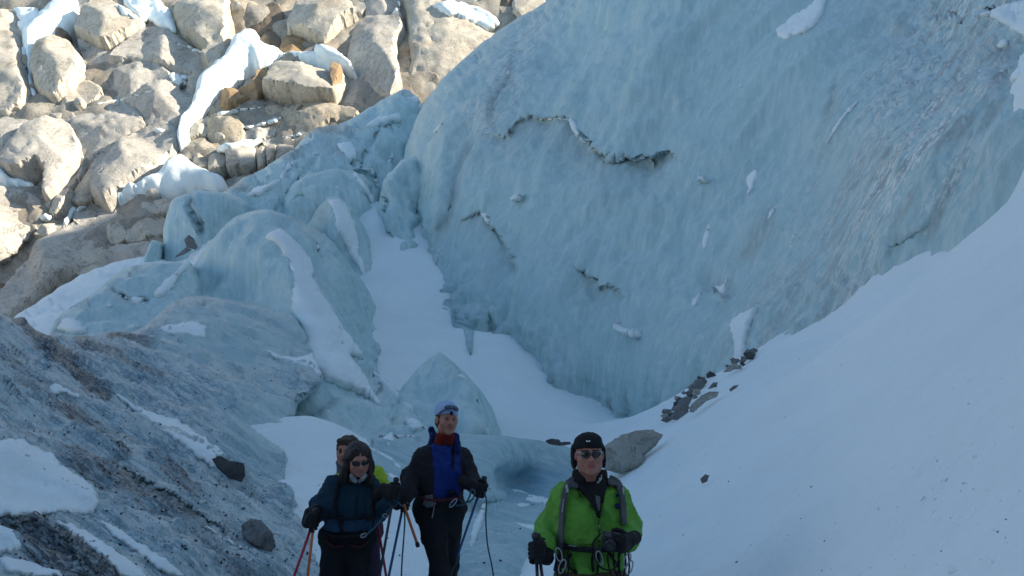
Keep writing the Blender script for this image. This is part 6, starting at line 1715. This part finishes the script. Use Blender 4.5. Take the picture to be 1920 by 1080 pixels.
hn2 = empty("climbing_harness", Vector((J['pr'] + J['pl']) / 2), "dark maroon climbing harness round the hips of the person with long dark hair", "harness")
strip("webbing", [(607, 1000), (630, 1006), (660, 1006), (692, 998)], 8, [DJ, DT], BLACK, hn2, h=.012, lift=.010, step=2)
strip("leg_loop", [(610, 1012), (625, 1024), (645, 1022)], 6, [DT], MAROON, hn2, h=.010, lift=.006, step=2); strip("leg_loop", [(655, 1022), (675, 1024), (690, 1014)], 6, [DT], MAROON, hn2, h=.010, lift=.006, step=2)
biner(xyz(682, 1004, 6.28), ux, uz * .35 + ux * .2, hn2, 1.1)
rope([(676, 1006, 6.3), (690, 1000, 6.28), (706, 985, 6.26), (722, 966, 6.26), (740, 940, 6.3), (752, 948, 6.42), (757, 950, 6.5)], "dark rope running from the maroon harness up to a raised glove", .007)
for t_ in (.55,): biner(xyz(722, 967, 6.25), ux * .9 + uz * .4, uz * .3 - ux * .3, hn2, .9)
GA = xyz(587, 979, 6.34)
hand_pole(GA, xyz(553, 1076, 6.26) - GA, (-.15, -.5, -.8), wd, 1, "red trekking pole held low by the person with long dark hair, outermost of the pair", REDP, DARKP, 1.1)
pole(GA + np.array([.012, -.02, .04]), xyz(577, 1080, 6.24), "orange trekking pole in the same low hand as the red one", ORNG, ORNG, PG)
s = SDF(box_axes([J['wr'], GA], .1, .007)); s.cone(J['wr'] + [0, .02, .03], GA + np.array([.01, .03, .04]), .050, .040, .02); V, F = s.mesh(); mk("glove_cuff", V, F, BLACKG, parent=wd)
GB = xyz(739, 922, 6.24)
hand_pole(GB, xyz(741, 975, 6.20) - GB if False else np.array([-.16, .05, -1.0]), (.5, -.5, .5), wd, 1, "dark pole with a raised black grip, held by the person with long dark hair", DARKP, DARKP, 1.1)
s = SDF(box_axes([J['wl'], GB], .1, .007)); s.cone(J['wl'] + [-.02, .02, -.01], GB + np.array([-.03, .02, -.03]), .048, .040, .02); V, F = s.mesh(); mk("glove_cuff", V, F, BLACKG, parent=wd)
rp0, rp1 = xyz(703, 950, 6.75), xyz(724, 1080, 6.70)
# ---------------------------------------------------------------- person half hidden behind
Yh = 7.25
hx_, hy_ = xyz(668, 950, Yh)[:2]; hz0 = ground_z(hx_, hy_)
wh = empty("person", (hx_, hy_, hz0), "person in a lime green jacket mostly hidden behind the person with long dark hair", "person")
c = xyz(651, 847, 7.18); M = rotm(-8, 4, 4)
J = dict(sr=xyz(646, 902, 7.25), sl=xyz(704, 896, 7.25), pr=xyz(648, 990, 7.28), pl=xyz(690, 990, 7.28), er=xyz(620, 935, 7.3), el=xyz(722, 930, 7.2), wr=xyz(622, 965, 7.2), wl=xyz(708, 955, 6.95),
         kr=np.array([hx_ - .10, hy_, hz0 + .46]), kl=np.array([hx_ + .12, hy_, hz0 + .46]), ar=np.array([hx_ - .1, hy_ + .02, 0]), al=np.array([hx_ + .13, hy_ + .02, 0]))
J['hr'] = J['wr'] + [0, -.03, -.05]; J['hl'] = J['wl'] + [-.02, -.05, -.02]
for q in 'rl': J['a' + q][2] = ground_z(J['a' + q][0], J['a' + q][1]) + .10
nk = xyz(662, 882, 7.27)
bod, HB = body("body", c, M, .97, 1.0, J, wh, nk)
s = SDF(box_axes([J[k] for k in ('sr', 'sl', 'pr', 'pl', 'er', 'el', 'wr', 'wl')], .17, .0125))
torso(s, J['sr'], J['sl'], J['pr'], J['pl'], (.080, .125, .12, .13), .06)
for q in 'rl': s.cone(J['s' + q], J['e' + q], .080, .070, .035); s.cone(J['e' + q], J['w' + q], .072, .05, .03)
s.half([0, 0, J['pr'][2] - .06], [0, 0, -1])
V, F = s.mesh(); V = wrinkle(V, F, .008, 12.0, 7.0); mk("jacket", V, F, LIME, parent=wh)
s = SDF(box_axes([J[k] for k in ('pr', 'pl', 'kr', 'kl', 'ar', 'al')], .17, .015))
s.cone(J['pr'], J['pl'], .12, .12, .03)
for q in 'rl': s.cone(J['p' + q], J['k' + q], .10, .075, .03); s.cone(J['k' + q], J['a' + q] + [0, 0, .04], .075, .07, .03)
V, F = s.mesh(); V = wrinkle(V, F, .007, 12.0, 2.0); mk("trousers", V, F, PURP, parent=wh)
for q in 'rl':
    s = SDF(box_axes([J['a' + q]], .3, .012)); boot(s, J['a' + q], (0, -1)); V, F = s.mesh(); mk("boot", V, F, PLAST, parent=wh)
T = lambda p: c + M @ (np.array(p, float) * .97)
s = SDF(box_axes([c], .2, .006)); s.ell(T((0, .028, .05)), (.088, .1, .082), M, .01); s.cone(T((-.05, -.06, .085)), T((.05, -.06, .085)), .022, .022, .02)
for q in (-1, 1): s.ell(T((q * .078, .01, .01)), (.012, .035, .045), M, .02)
V, F = s.mesh(); N_ = vnormals(V, F); V = V + N_ * (.007 * fbm(V * 45, 3))[:, None]; mk("hair", V, F, HAIRB, parent=wh)
for q in (-1, 1):
    V, F = tube([T((q * .031, -.0785, .003)), T((q * .031, -.087, .003)), T((q * .031, -.090, .003))], [.013, .010, .004], 10); mk("eye", V, F, IRIS, parent=wh)
s = SDF(box_axes([nk, xyz(632, 870, 7.2)], .16, .007))
for i in range(22):
    a = 2 * math.pi * i / 22; s.cone(nk + np.array([math.cos(a) * .11, math.sin(a) * .10, -.03]), nk + np.array([math.cos(a) * .115, math.sin(a) * .105, .04 + .02 * (math.cos(a) < 0)]), .022, .018, .015)
V, F = s.mesh(); V = wrinkle(V, F, .005, 20); mk("hood", V, F, SLATE, parent=wh)
for w_ in ('hr', 'hl'):
    wn_ = 'w' + w_[1]; grip_hand("glove", J[w_], (0, -.2, -1), J[w_] - J['e' + w_[1]], wh, BLACKG, sc=1.05)
hp = J['hl']; pole(np.array(rp0) - (rp1 - rp0) * .2, rp1, "red trekking pole standing just behind the hanging black strap, by the person in lime", REDP, DARKP, PG, split=.55)
